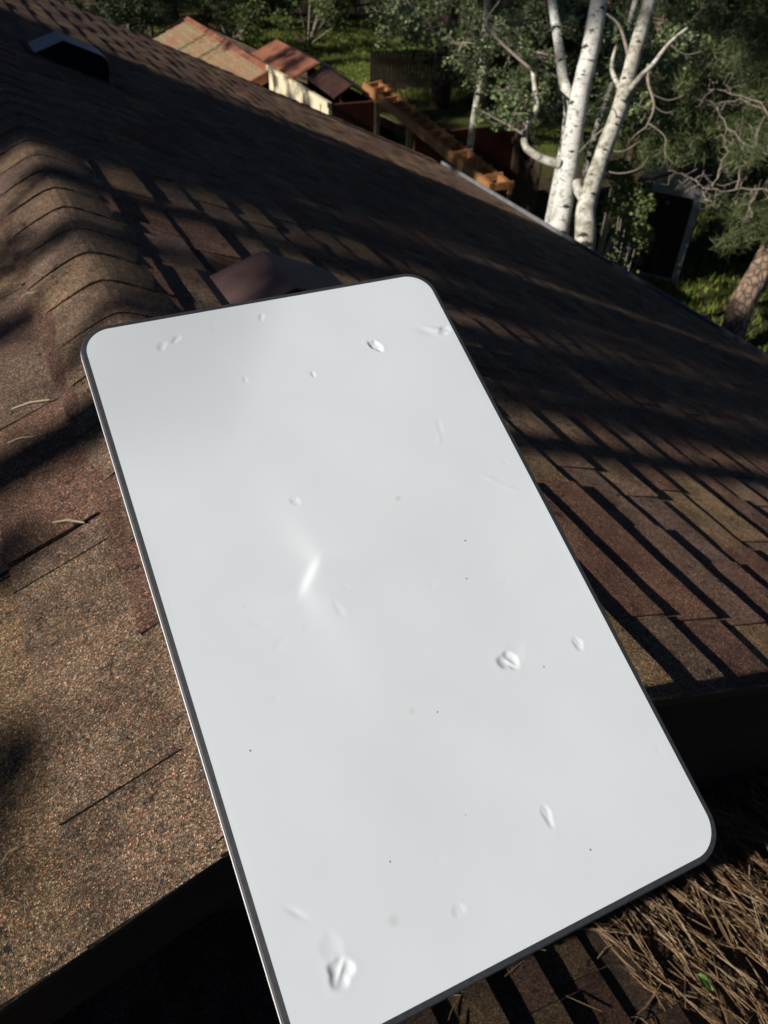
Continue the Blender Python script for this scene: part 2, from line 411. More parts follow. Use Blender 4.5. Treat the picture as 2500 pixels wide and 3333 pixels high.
# walls, rake boards, eave gutter
wm = MB()
wm.box((4.15, -2.35, GZ), (4.27, 4.55, -1.93)); on_house(wm.build('side_wall', M_SIDING))
wm = MB(); wm.box((-4.27, -2.35, GZ), (-4.15, 4.2, -1.93)); on_house(wm.build('side_wall', M_SIDING))
def gable(yy, x0, x1, thick):
    g = MB(); zt = lambda x: -abs(x)*math.tan(TH)-.05
    pr = [(x0, GZ), (x1, GZ), (x1, zt(x1)), (0, zt(0)), (x0, zt(x0))]
    V = [(x, yy, z) for x, z in pr]+[(x, yy+thick, z) for x, z in pr]
    return g.add(V, [(0,1,2,3,4), (9,8,7,6,5), (0,5,6,1), (1,6,7,2), (2,7,8,3), (3,8,9,4), (4,9,5,0)])
on_house(gable(-2.352, -4.148, 4.148, .11).build('gable_wall', M_SIDING))
on_house(gable(4.1, -4.148, 4.148, .1).build('gable_wall', M_SIDING))
for sgn in (1, -1):                             # rake boards under the overhang, one metal drip edge on each
    r = MB(); a = Vector(slope_pt(sgn, .0, Y0+.028, -.105)); b_ = Vector(slope_pt(sgn, EAVE-.03, Y0+.028, -.105))
    r.bar(a, b_, .022, .145, up=(sgn*ST, 0, CT)); on_house(r.build('rake_board', M_FASCIA))
    r = MB(); r.bar(slope_pt(sgn, .05, Y0+.035, -.185), slope_pt(sgn, EAVE-.05, Y0+.035, -.185), .03, .012, up=(sgn*ST, 0, CT))
    on_house(r.build('rake_trim', M_FASCIA))
    for q in range(10):                         # soffit boards
        r = MB(); d0 = .02+q*.5; d1 = min(d0+.494, EAVE-.04)
        yy = (Y0+.045, -2.36)
        P = [slope_pt(sgn, d0, yy[0], -.05), slope_pt(sgn, d1, yy[0], -.05), slope_pt(sgn, d1, yy[1], -.05), slope_pt(sgn, d0, yy[1], -.05)]
        P2 = [(p[0], p[1], p[2]-.012) for p in P]
        r.add(P+P2, [(0,1,2,3),(7,6,5,4),(0,4,5,1),(1,5,6,2),(2,6,7,3),(3,7,4,0)]); on_house(r.build('soffit_board', M_FASCIA))
g = MB(); ex = EAVE*CT; ez = -EAVE*ST           # K-profile trough along the eave
prof = [(ex-.008, ez-.006), (ex-.008, ez-.11), (ex+.07, ez-.11), (ex+.095, ez-.05), (ex+.105, ez-.012), (ex+.092, ez-.012), (ex+.083, ez-.05), (ex+.062, ez-.100), (ex+.002, ez-.100), (ex+.002, ez-.006)]
n = len(prof); y1 = yfar(1, EAVE)-.02
V = [(x, Y0+.02, z) for x, z in prof]+[(x, y1, z) for x, z in prof]
g.add(V, [(i, i+n, (i+1) % n+n, (i+1) % n) for i in range(n)]+[tuple(range(n)), tuple(range(2*n-1, n-1, -1))])
gut = on_house(g.build('gutter', M_GUTTER))
g = MB(); g.bar((ex-.02, Y0+.02, ez+.011), (ex-.02, y1, ez+.011), .055, .003, up=(ST, 0, CT)); on_house(g.build('drip_edge', M_GUTTER))

# ------------------------------------------------------------------ roof vents on the slope
def vent(y0, L_, xl, mt, label):
    """low hood: one face rising off the roof, one running parallel to it, open and dark at the near end"""
    zp = lambda x: -x*math.tan(TH)+.008
    t = thing('roof_vent', (xl+.15, y0+L_/2, zp(xl+.15)), label, 'roof vent', 'metal vents on the roof slope')
    bx, by, bz = t.location; zl = zp(xl)
    pr = [(xl, zl+.003), (xl+.131, zl+.046), (xl+.281, zl-.018), (xl+.306, zl-.036), (xl+.312, zl-.070), (xl+.300, zp(xl+.300))]
    th = .004; rel = lambda p, yy: (p[0]-bx, yy-by, p[1]-bz)
    h = MB(); n = len(pr)
    out0 = [rel(p, y0) for p in pr]; out1 = [rel(p, y0+L_) for p in pr]
    inn0 = [rel((p[0]-(.003 if k_ > 2 else 0), p[1]-th), y0) for k_, p in enumerate(pr)]
    inn1 = [rel((p[0]-(.003 if k_ > 2 else 0), p[1]-th), y0+L_-.01) for k_, p in enumerate(pr)]
    h.add(out0+out1, [(i, i+1, n+i+1, n+i) for i in range(n-1)])
    h.add(inn0+inn1, [(n+i, n+i+1, i+1, i) for i in range(n-1)])
    h.add(out0+inn0, [(n+i, n+i+1, i+1, i) for i in range(n-1)])
    h.build('hood', mt, t)
    bkm = MB(); low_ = [rel((p[0], zp(p[0])-.01), y0+L_) for p in pr]
    bkm.add(out1+low_, [(i, i+1, n+i+1, n+i) for i in range(n-1)]); bkm.build('back_plate', mt, t)
    fl = MB(); xd = xl+.312
    P = [(xl-.02, y0-.02), (xd+.04, y0-.02), (xd+.04, y0+L_+.03), (xl-.02, y0+L_+.03)]
    fl.add([rel((x, zp(x)+.006), yy) for x, yy in P]+[rel((x, zp(x)-.004), yy) for x, yy in P], [(0,1,2,3),(0,4,5,1),(1,5,6,2),(2,6,7,3),(3,7,4,0)])
    fl.build('flashing', M_DECK, t)
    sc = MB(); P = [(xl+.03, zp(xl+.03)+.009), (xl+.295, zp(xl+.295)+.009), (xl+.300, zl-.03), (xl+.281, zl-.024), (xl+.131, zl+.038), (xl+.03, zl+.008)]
    sc.add([rel(p, y0+.05) for p in P], [tuple(range(6))]); sc.build('dark_inside', M_VOID, t)  # near black sheet standing in for the shade inside the hood
    return t
vent(1.12, .21, .219, M_VENT_GREY, 'grey brown metal roof vent high up near the far end of the ridge')
vent(-1.53, .21, .249, M_VENT, 'brown metal roof vent half hidden behind the white dish')

# ------------------------------------------------------------------ lower roof below the gable
LZ, LX = -.714, -.35
low = thing('lower_roof', (.6, -3.4, -1.4), 'lower brown shingled roof below the gable, scattered with dry pine needles', 'roof')
lM = Matrix.Translation((-.6, 3.4, 1.4))
def on_low(o, parent=None):
    o.parent = parent or low
    if parent is None: o.matrix_parent_inverse = lM
    return o
for sgn in (1, -1):
    dm = MB(); e = 2.86 if sgn > 0 else 1.6
    a = [slope_pt(sgn, 0, -4.8, -.002, LZ, LX), slope_pt(sgn, e, -4.8, -.002, LZ, LX), slope_pt(sgn, e, -2.354, -.002, LZ, LX), slope_pt(sgn, 0, -2.354, -.002, LZ, LX)]
    b_ = [(p[0], p[1], p[2]-.06) for p in a]
    dm.add(a+b_, [(0,1,2,3),(7,6,5,4),(0,4,5,1),(1,5,6,2),(2,6,7,3),(3,7,4,0)])
    sl = on_low(dm.build('roof_slope', M_DECK))
    cand = [(shown_size(V), V, F, s) for V, F, s in lay_roof(sgn, 20 if sgn > 0 else 11, -4.8, lambda d: -2.354, 41+sgn, LZ, LX)]
    cand.sort(key=lambda t: -t[0]); fld = MB()
    for i, (sz, V, F, s) in enumerate(cand):
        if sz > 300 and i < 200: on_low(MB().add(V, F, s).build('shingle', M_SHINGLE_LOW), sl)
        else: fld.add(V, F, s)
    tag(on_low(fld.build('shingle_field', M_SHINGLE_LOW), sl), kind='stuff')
y = -4.79
while y < -2.5:
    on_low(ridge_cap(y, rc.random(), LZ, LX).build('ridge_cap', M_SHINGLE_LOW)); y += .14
w = MB(); w.box((-1.5, -4.6, GZ), (2.1, -2.36, -1.95)); on_low(w.build('wall', M_SIDING))

# ------------------------------------------------------------------ the satellite dish
PM = Matrix(((.99939, .0209, -.0262, .013), (-.0297, .9142, -.4042, -2.641), (.0155, .4046, .9143, .265), (0, 0, 0, 1)))
dish = bpy.data.objects.new('satellite_dish', None); COL.objects.link(dish); dish.empty_display_size = .1
xv = Vector((PM[0][0], PM[1][0], PM[2][0])).normalized(); yv = Vector((PM[0][1], PM[1][1], PM[2][1])); yv = (yv-xv*yv.dot(xv)).normalized(); zv = xv.cross(yv)
dish.matrix_world = Matrix(((xv[0], yv[0], zv[0], PM[0][3]), (xv[1], yv[1], zv[1], PM[1][3]), (xv[2], yv[2], zv[2], PM[2][3]), (0, 0, 0, 1)))
tag(dish, 'white rectangular satellite dish with grey rim and hail dents above the roof ridge', 'satellite dish')
DW, DH, DR, RIMW = .1515, .2565, .0245, .0044
def rr_outline(w, h, r, n=14):
    P = []
    for cx, cy, a0 in ((w-r, h-r, 0), (-(w-r), h-r, 90), (-(w-r), -(h-r), 180), (w-r, -(h-r), 270)):
        for i in range(n+1):
            a = R_(a0+90*i/n); P.append((cx+r*math.cos(a), cy+r*math.sin(a)))
    return P
def relief(X, Y):
    """hail damage, slight waviness and a streak-making fold of the skin, metres along the normal"""
    win = (1-np.minimum(1, np.abs(X)/DW)**3)*(1-np.minimum(1, np.abs(Y)/DH)**3)
    Z = (.00042*np.sin(X*27+1.2)*np.cos(Y*19+.4)+.00040*np.sin(X*13-Y*15+2)+.00005*np.sin(X*70+Y*48))*win
    rngd = np.random.default_rng(8)
    def dent(cx, cy, rx, ry, ang, depth, sharp=2.0, seed=0, facet=0.0, fdir=0.0):
        nonlocal Z
        c_, s_ = math.cos(R_(ang)), math.sin(R_(ang))
        x = (X-cx)*c_+(Y-cy)*s_; y = -(X-cx)*s_+(Y-cy)*c_
        th = np.arctan2(y/ry, x/rx)
        wob = 1+.13*np.sin(2*th+seed)+.10*np.sin(3*th+seed*2.1)+.06*np.sin(5*th+seed*3.3)
        q = np.sqrt((x/rx)**2+(y/ry)**2)/wob
        well = np.clip(1-q**sharp, 0, 1)
        if facet:                                   # the skin folds inside the dent
            fx = (x*math.cos(fdir)+y*math.sin(fdir))/rx
            well = well*(1-facet*np.exp(-(np.abs(fx)/.16)**1.3)*(.6+.4*np.sin(y/ry*3+seed)))
        depth = depth*.74
        Z = Z-depth*well+depth*.04*np.exp(-((q-1.2)/.25)**2)
    def crease(cx, cy, ln, wd, ang, amp):
        nonlocal Z
        c_, s_ = math.cos(R_(ang)), math.sin(R_(ang))
        x = (X-cx)*c_+(Y-cy)*s_; y = -(X-cx)*s_+(Y-cy)*c_
        Z = Z+.7*amp*np.exp(-(x/ln)**2-(y/wd)**2)
    dent(-.1133, -.2203, .0072, .0082, 15, .0022, 2.6, 1.0, .75, 2.2)
    dent(-.1133, -.2065, .0060, .0090, 0, .0004, 1.6, 2.0)
    dent(.0625, -.0912, .0072, .0072, 0, .0019, 2.8, 2.2, .8, .6)
    dent(.0685, -.0890, .010, .009, 20, .00035, 1.6, .3)
    dent(.0739, .1871, .0042, .0070, 25, .0022, 3.4, 3.1, .6, .4)
    dent(.118, -.0971, .0034, .0060, 15, .0009, 2.0, .7, .6, 0)
    dent(.1395, .1885, .0062, .0050, 30, .0012, 2.0, 1.9, .7, 1.0)
    crease(.1300, .1920, .0100, .0022, -28, .0008); crease(.1245, .1900, .0090, .0040, -30, -.0006)
    dent(.0413, -.1916, .0030, .0082, 4, .0009, 1.8, .2, .6, 0)
    dent(-.0925, .2263, .0046, .0036, 40, .0007, 1.8, .9, .5, .8); dent(-.0800, .2305, .0050, .0026, 40, .0007, 1.8, 1.9)
    dent(-.0383, .0691, .0034, .0040, 10, .0006, 1.8, 2.9, .5, 0)
    crease(-.1264, -.1827, .0060, .0016, -45, -.0005)
    dent(-.0085, .2367, .0020, .0048, -25, .0006, 1.6, .4); dent(.0134, .1727, .0016, .0040, 10, .0007, 1.6, .4)
    dent(-.0362, -.2180, .0040, .0044, 0, .00045, 1.7, 1.4, .5, 0); dent(-.040, .181, .0014, .0034, 0, .0005, 1.6, 1)
    crease(.1145, .0442, .0060, .0016, -35, .00028); crease(.1266, .0321, .0065, .0016, -30, .0003)
    crease(.0938, .0983, .0080, .0018, 75, -.00025); crease(.0900, .090, .0060, .0018, 60, .0002)
    # long shallow fold, added and shaped to give a bright streak in the sun
    c_, s_ = math.cos(R_(47)), math.sin(R_(47)); cx, cy = -.0480, .0112
    x = (X-cx)*c_+(Y-cy)*s_; y = -(X-cx)*s_+(Y-cy)*c_
    Z = Z-.00115*np.tanh(y/.0028)*np.exp(-(np.abs(x)/(.0155+.55*np.maximum(0, np.abs(y)-.004)))**3)*np.exp(-(y/.050)**2)
    for _ in range(14):                             # faint dimples all over
        dx, dy = rngd.uniform(-.14, .14), rngd.uniform(-.24, .24); r = rngd.uniform(.0016, .0042)
        dent(dx, dy, r, r*rngd.uniform(.8, 2.2), rngd.uniform(0, 180), rngd.uniform(.00006, .00022), 1.6, rngd.uniform(0, 6))
    edge = np.maximum(np.abs(X)/(DW-RIMW), np.abs(Y)/(DH-RIMW))
    f = np.clip((1-edge)/.03, 0, 1); return Z*f*f*(3-2*f)
fw, fh, fr = DW-RIMW, DH-RIMW, DR-RIMW+.001
ang = np.linspace(0, math.pi/2, 26)
ytop = (fh-fr)+fr*np.cos(ang)                       # rows through the rounded corners, then even rows
rows = np.concatenate([ytop, np.linspace(fh-fr, -(fh-fr), 432)[1:-1], -ytop[::-1]])
ncol = 270
uu = np.linspace(-1, 1, ncol)
hw = np.where(np.abs(rows) > fh-fr, fw-fr+np.sqrt(np.maximum(0, fr**2-(np.abs(rows)-(fh-fr))**2)), fw)
X = hw[:, None]*uu[None, :]; Yg = np.repeat(rows[:, None], ncol, 1)
Zg = relief(X, Yg)
Vv = np.stack([X, Yg, Zg], -1).reshape(-1, 3); nr = len(rows)
ii, jj = np.meshgrid(np.arange(nr-1), np.arange(ncol-1), indexing='ij'); base = (ii*ncol+jj).ravel()
Ff = np.stack([base, base+ncol, base+ncol+1, base+1], 1)
fm = MB(); fm.arr(Vv, Ff, np.full(len(Ff), .5)); fm.build('face', M_DISH, dish, smooth=True)
def loft(rings, mt, name, close_last=False, sm=False):
    b_ = MB(); V = []; n = None
    for (w, h, r, z) in rings:
        P = rr_outline(w, h, r); n = len(P); V += [(x, y_, z) for x, y_ in P]
    F = [(j*n+i, (j+1)*n+i, (j+1)*n+(i+1) % n, j*n+(i+1) % n) for j in range(len(rings)-1) for i in range(n)]
    if close_last: F.append(tuple((len(rings)-1)*n+i for i in range(n))[::-1])
    b_.add(V, F); return b_.build(name, mt, dish, smooth=sm)
loft([(fw+.0001, fh+.0001, fr, -.0008), (fw+.0002, fh+.0002, fr+.0002, .0001), (DW-.0012, DH-.0012, DR-.0012, -.0003), (DW-.0003, DH-.0003, DR-.0003, -.0012), (DW, DH, DR, -.0020), (DW, DH, DR, -.0034)], M_RIM, 'rim')
loft([(DW-.0006, DH-.0006, DR-.0006, -.0034), (DW+.0003, DH+.0003, DR+.0003, -.0038), (DW+.0004, DH+.0004, DR+.0004, -.0062), (DW-.002, DH-.002, DR-.002, -.014), (DW-.02, DH-.02, DR-.01, -.026), (DW-.06, DH-.09, .02, -.032)], M_SHELL, 'back_shell', True)
def in_dish(p): return dish.matrix_world.inverted() @ Vector(p)
mm = MB(); mm.tube([in_dish((.010, -2.606, .258)), in_dish((.008, -2.606, .22)), in_dish((.003, -2.606, .02))], .014, 16); mm.build('mast', M_MAST, dish, smooth=False)
mm = MB(); mm.bar(in_dish((-.045, -2.606, .014)), in_dish((.05, -2.606, .014)), .03, .02, up=in_dish((0, 0, 1))-in_dish((0, 0, 0)))
mm.build('mast_foot', M_MAST, dish)

# ------------------------------------------------------------------ loose needles, leaf
nr_ = np.random.default_rng(12)
def low_z(x): return LZ-(x-LX)*math.tan(TH)
nm = MB()
def needle(m_, p, a, ln, bend, w, sh, tilt=0.0):
    pts = []
    for t in (-.5, -.17, .17, .5):
        x = p[0]+math.cos(a)*ln*t-math.sin(a)*bend*(t*t-.08); y_ = p[1]+math.sin(a)*ln*t+math.cos(a)*bend*(t*t-.08)
        pts.append((x, y_, p[2]+tilt*ln*t-((x-p[0])*math.tan(TH) if len(p) < 4 else 0)))
    m_.tube(pts, [w*.8, w, w, w*.6], 4, sh, cap=False)
cnt = 0
while cnt < 2050:                                   # thick drift against the gable wall, thinning towards the near edge
    x = nr_.uniform(.45, 2.0); y_ = -2.42-abs(nr_.normal(0, .30))
    edge = .645+(-2.58-y_)*.12                       # left border of the drift
    if x < edge+nr_.normal(0, .04): continue
    if y_ < -3.2: continue
    hgt = min(.07, (x-edge)*.20)*nr_.random()+.012
    a = nr_.normal(R_(104), R_(24)) if nr_.random() < .55 else nr_.uniform(0, math.pi)
    clump = nr_.integers(2, 4)
    for q in range(clump):
        needle(nm, (x+nr_.normal(0, .002), y_+nr_.normal(0, .002), low_z(x)+hgt), a+nr_.normal(0, .05), nr_.uniform(.08, .17), nr_.normal(0, .03), nr_.uniform(.0006, .0011), nr_.random(), nr_.normal(0, .16))
    cnt += clump
for _ in range(60):                                 # thin scatter
    x = nr_.uniform(0, 1.2); y_ = nr_.uniform(-3.3, -2.4)
    needle(nm, (x, y_, low_z(x)+.010), nr_.uniform(0, 3.1), nr_.uniform(.03, .09), nr_.normal(0, .02), .0008, nr_.random())
tag(nm.build('pine_needle_drift', M_NEEDLE_DRY), 'drift of dry brown pine needles heaped on the lower roof', 'pine needles', kind='stuff')
def roof_z(x): return -abs(x)*math.tan(TH)
for p, q, wd, lb in [((-.212,-1.737), (-.151,-1.778), .0011, 'pale dry pine needle pair lying across the ridge caps above the dish corner'),
                 ((-.230,-1.823), (-.191,-1.848), .0009, 'short dry needle on the roof just below the needle pair'),
                 ((-.196,-2.067), (-.157,-2.106), .0013, 'straw coloured needle lying on the shingles left of the dish edge'),
                 ((-.144,-1.395), (-.118,-1.410), .0010, 'small pale needle caught at the edge of a ridge cap in shade'),
                 ((-.326,-2.504), (-.308,-2.499), .0009, 'short dry needle near the gable edge of the left slope'),
                 ((-.133,-2.500), (-.124,-2.494), .0008, 'tiny dry needle on the shingles close to the dish rim')]:
    b_ = MB(); cx, cy = (p[0]+q[0])/2, (p[1]+q[1])/2; z0 = roof_z(cx)+(.018 if abs(cx) < .14 else .0105)
    for s_ in (-1, 1):
        wd_ = wd*.55; b_.tube([(p[0]-cx, p[1]-cy+s_*.0012, roof_z(p[0])-roof_z(cx)), (s_*.001, .0035+s_*.001, .002), (q[0]-cx, q[1]-cy+s_*.0006, roof_z(q[0])-roof_z(cx))], wd_, 5, .6)
    o = b_.build('pine_needle', M_STRAW, loc=(cx, cy, z0)); tag(o, lb, 'pine needle', 'single dry needles on the roof')
for (cx, cy), ln, lb in [((.449,-2.590), .05, 'yellowish twig piece lying on the lower roof under the dish'), ((.47,-2.575), .03, 'short upright straw bit beside the yellowish twig piece')]:
    b_ = MB(); a = R_(160) if ln > .04 else R_(80)
    dx, dy = math.cos(a)*ln/2, math.sin(a)*ln/2
    b_.tube([(-dx, -dy, dx*math.tan(TH)), (0, .001, .001), (dx, dy, -dx*math.tan(TH))], .0018, 6, .8)
    tag(b_.build('twig', M_STRAW, loc=(cx, cy, low_z(cx)+.012)), lb, 'twig')
b_ = MB(); N_ = 9; V = []
for i in range(N_):
    t = i/(N_-1); w = .0085*math.sin(math.pi*min(1, t*1.02))**.8*(1.15-.4*t)
    x = (t-.5)*.045
    V += [(x, -w-(.0012 if i % 2 else 0), .004*math.sin(t*5)+.003), (x, 0, .004*math.sin(t*5)), (x, w+(.0012 if i % 2 else 0), .004*math.sin(t*5)+.0045)]
b_.add(V, [(3*i, 3*i+1, 3*i+4, 3*i+3) for i in range(N_-1)]+[(3*i+1, 3*i+2, 3*i+5, 3*i+4) for i in range(N_-1)], .6)
lf = b_.build('leaf', M_LEAF_ONE, loc=(.756, -2.785, low_z(.756)+.088)); lf.rotation_euler = (R_(-12), R_(18), R_(-62))
tag(lf, 'single fresh green leaf lying on the dry pine needles', 'leaf')

# ------------------------------------------------------------------ buildings beyond the roof
def prism_roof(x0, xr_, x1, y0, y1, ze, zr_, th):
    """two slopes; returns left and right slab"""
    out = []
    for xa, xb in ((x0, xr_), (x1, xr_)):
        P = [(xa, y0, ze), (xb, y0, zr_), (xb, y1, zr_), (xa, y1, ze)]; Q = [(p[0], p[1], p[2]-th) for p in P]
        out.append(MB().add(P+Q, [(0,1,2,3),(7,6,5,4),(0,4,5,1),(1,5,6,2),(2,6,7,3),(3,7,4,0)]))
    return out
nb = thing('mossy_roof_building', (5.35, 15.0, GZ), 'low building with mossy brown shingle roof and rust red ridge metal', 'building')
nM = Matrix.Translation((-5.35, -15.0, -GZ))
def onp(o, t, M_): o.parent = t; o.matrix_parent_inverse = M_; return o
for b_ in prism_roof(2.3, 5.35, 8.4, 12.45, 17.95, -3.92, -2.62, .06): onp(b_.build('roof', M_MOSS), nb, nM)
rnb = random.Random(9)
for sx in (-1, 1):                                   # shingle courses, slightly proud of the deck
    c_ = MB()
    for i in range(17):
        t0, t1 = i/17, (i+1)/17; y_ = 12.45
        while y_ < 17.9:
            w = rnb.uniform(.25, .7); y1_ = min(17.95, y_+w)
            xa = 5.35+sx*3.05*t0; xb = 5.35+sx*3.05*t1; za = -2.617-1.3*t0; zb = -2.617-1.3*t1+rnb.uniform(.012, .03)
            P = [(xa, y_, za), (xb, y_, zb), (xb, y1_, zb), (xa, y1_, za), (xb, y_, zb-.028), (xb, y1_, zb-.028)]
            F = [(0,1,2,3), (1,4,5,2), (0,4,1), (3,2,5)]
            c_.add(P, F if sx > 0 else [f[::-1] for f in F], rnb.random()); y_ = y1_
    tag(onp(c_.build('shingle_field', M_MOSS), nb, nM), kind='stuff')
b_ = MB()
y_ = 12.4
while y_ < 17.95:
    y2 = min(18.0, y_+1.2); q = MB()
    V = [(5.35-.11, y_, -2.615), (5.35, y_, -2.555), (5.35+.11, y_, -2.615), (5.35-.11, y2-.004, -2.615), (5.35, y2-.004, -2.555), (5.35+.11, y2-.004, -2.615)]
    q.add(V, [(0,1,4,3), (1,2,5,4)]); onp(q.build('ridge_metal', M_RUST), nb, nM); y_ = y2
for sx in (-1, 1):
    q = MB(); q.bar((5.35, 12.43, -2.66), (5.35+sx*3.05, 12.43, -3.96), .05, .16); onp(q.build('rake_metal', M_RUST), nb, nM)
    q = MB(); q.bar((5.35, 17.97, -2.61), (5.35+sx*3.05, 17.97, -3.91), .03, .10); onp(q.build('rake_metal', M_RUST_SHADE), nb, nM)
q = MB(); q.box((2.6, 12.6, GZ), (8.1, 17.8, -3.93)); onp(q.build('wall', M_SIDING), nb, nM)
q = MB(); q.add([(2.6, 12.6, -3.93), (8.1, 12.6, -3.93), (5.35, 12.6, -2.76)], [(0, 1, 2)]); onp(q.build('gable_wall', M_FASCIA), nb, nM)

yb = thing('cream_shed', (5.7, 11.2, GZ), 'small cream walled shed with a rusty metal roof beyond the eave', 'shed')
yM = Matrix.Translation((-5.7, -11.2, -GZ))
q = MB(); q.box((5.28, 9.63, GZ), (5.34, 12.38, -2.52)); onp(q.build('wall', M_YELLOW), yb, yM)
q = MB(); q.box((5.245, 9.6, -2.58), (5.278, 12.42, -2.50)); onp(q.build('top_plate', M_YELLOW), yb, yM)
for i in range(4):
    q = MB(); yy = 9.92+i*.72; q.box((5.255, yy, GZ), (5.279, yy+.02, -2.58)); onp(q.build('batten', M_YELLOW), yb, yM)
q = MB(); q.box((5.341, 9.63, GZ), (6.1, 9.69, -2.55)); onp(q.build('end_wall', M_REDWALL), yb, yM)
q = MB(); q.box((6.04, 9.69, GZ), (6.1, 12.38, -2.55)); onp(q.build('back_wall', M_REDWALL), yb, yM)
for i in range(3):                                   # metal sheets of the lit slope
    y0_ = 10.86+i*.70; q = MB()
    P = [(5.17, y0_, -2.41), (5.67, y0_, -2.2), (5.67, y0_+.70, -2.2), (5.17, y0_+.70, -2.41)]
    q.add(P+[(p[0], p[1], p[2]-.012) for p in P], [(0,1,2,3),(7,6,5,4),(0,4,5,1),(1,5,6,2),(2,6,7,3),(3,7,4,0)])
    onp(q.build('roof_sheet', M_RUST), yb, yM)
q = MB(); P = [(5.67, 10.86, -2.2), (6.2, 10.86, -2.42), (6.2, 12.96, -2.42), (5.67, 12.96, -2.2)]
q.add(P+[(p[0], p[1], p[2]-.012) for p in P], [(0,1,2,3),(7,6,5,4),(0,4,5,1),(1,5,6,2),(2,6,7,3),(3,7,4,0)]); onp(q.build('roof_sheet', M_RUST_SHADE), yb, yM)  # other slope, same rust with shade put into its colour
for P in ([(5.42, 9.7, -2.46), (5.72, 9.7, -2.30), (5.72, 10.84, -2.22), (5.42, 10.84, -2.40)], [(5.72, 9.7, -2.30), (6.15, 9.7, -2.5), (6.15, 10.84, -2.44), (5.72, 10.84, -2.22)]):
    q = MB(); q.add(P+[(p[0], p[1], p[2]-.03) for p in P], [(0,1,2,3),(7,6,5,4),(0,4,5,1),(1,5,6,2),(2,6,7,3),(3,7,4,0)]); onp(q.build('roof_sheet', M_RUST_SHADE), yb, yM)  # near end sheets, painted dark as rust in shade

# pergola of two long beams with short blocks on top
pg = thing('pergola', (5.9, 8.3, GZ), 'orange timber pergola with two long beams on slim posts', 'pergola')
pM = Matrix.Translation((-5.9, -8.3, -GZ))
A0, A1 = Vector((5.371, 4.957, -2.42)), Vector((6.13, 10.1, -2.42)); B0, B1 = Vector((5.600, 4.885, -2.42)), Vector((6.39, 10.1, -2.42))
q = MB(); q.bar(A0, A1, .05, .13); onp(q.build('beam', M_CEDAR), pg, pM)
q = MB(); q.bar(B0, B1, .05, .13); onp(q.build('beam', M_CEDAR), pg, pM)
for i in range(17):
    t = .006+i*.061; a = A0.lerp(A1, t); b2 = B0.lerp(B1, t); d = (b2-a).normalized()
    q = MB(); q.bar(a+d*.0255+Vector((0, 0, .012)), b2+d*.045+Vector((0, 0, .047)), .045, .075); onp(q.build('rafter', M_CEDAR), pg, pM)
for x, y_ in ((6.12, 10.04), (6.018, 9.347), (5.797, 7.843), (5.518, 5.954), (6.078, 9.749)):
    q = MB(); q.box((x-.035, y_-.035, GZ), (x+.035, y_+.035, -2.505)); onp(q.build('post', M_POST), pg, pM)
q = MB(); q.box((6.5, 8.9, GZ), (8.6, 8.96, -2.9)); onp(q.build('screen_wall', M_REDWALL), pg, pM)

# dark board fence beside the pergola, picket fence by the lawn
def board_fence(a, b_, h, bw, name, label, mt):
    a = Vector((*a, GZ)); b_ = Vector((*b_, GZ)); d = (b_-a); L_ = d.length; d.normalize(); nrm = Vector((-d.y, d.x, 0))
    mid = (a+b_)/2; t = thing(name, mid, label, 'fence'); rf = random.Random(len(label))
    n = int(L_/(bw*1.12))
    for i in range(n):
        p = a+d*(L_*(i+.5)/n)-mid; hh = h+rf.uniform(-.02, .02)
        q = MB(); c0 = p-d*(bw/2); c1 = p+d*(bw/2)
        V = [c0, c1, c1+nrm*.02, c0+nrm*.02]; V = V+[v+Vector((0, 0, hh)) for v in V]
        q.add(V, [(3,2,1,0),(4,5,6,7),(0,1,5,4),(1,2,6,5),(2,3,7,6),(3,0,4,7)]); q.build('fence_board', mt, t)
    for zz in (.35, h-.3):
        q = MB(); q.bar(a-mid+nrm*.042+Vector((0, 0, zz)), b_-mid+nrm*.042+Vector((0, 0, zz)), .04, .09); q.build('rail', mt, t)
    return t
board_fence((7.6, 6.9), (8.9, 9.8), 1.75, .14, 'board_fence', 'dark upright board fence behind the pale aspen trunks', M_FENCE)
board_fence((10.2, 18.2), (15.6, 17.4), 1.1, .09, 'picket_fence', 'dark low picket fence in front of the sunlit lawn', M_FENCE)

# narrow garden shed with pale corner trim
sh = thing('garden_shed', (9.44, 6.0, GZ), 'narrow dark brown garden shed with pale trim and a pointed gable', 'shed', rz=math.atan2(-.69, .5))
# local x runs along the front from its far corner to its near corner, local -y faces the house
SW, SH_, SDp = .42, 1.34, .8
q = MB(); q.box((-SW, .0, 0), (SW, SDp, SH_)); q.build('body', M_DOOR, sh)
for i in range(6):
    q = MB(); x0 = -SW+.09+i*.112; q.box((x0, -.022, .06), (x0+.104, -.002, SH_-.03)); q.build('door_board', M_DOOR, sh)
for s_ in (-1, 1):
    q = MB(); q.box((s_*SW-.05, -.03, 0), (s_*SW+.05, .012, SH_)); q.build('corner_trim', M_TRIM, sh)
q = MB(); pts = [(-SW-.08, SH_), (SW+.08, SH_), (SW+.08, SH_+.10), (.10, SH_+.34), (-SW-.08, SH_+.10)]
V = [(x, -.045, z) for x, z in pts]+[(x, -.005, z) for x, z in pts]; n = len(pts)
q.add(V, [tuple(range(n)), tuple(range(2*n-1, n-1, -1))]+[(i, n+i, n+(i+1) % n, (i+1) % n) for i in range(n)]); q.build('gable_board', M_TRIM, sh)
q = MB(); arc = [(SW+.13, SH_+.095), (.10, SH_+.365), (-SW-.13, SH_+.095)]; n = len(arc)
V = [(x, -.08, z) for x, z in arc]+[(x, SDp+.06, z) for x, z in arc]
q.add(V, [(i, i+1, n+i+1, n+i) for i in range(n-1)]); q.build('roof', M_DECK, sh)
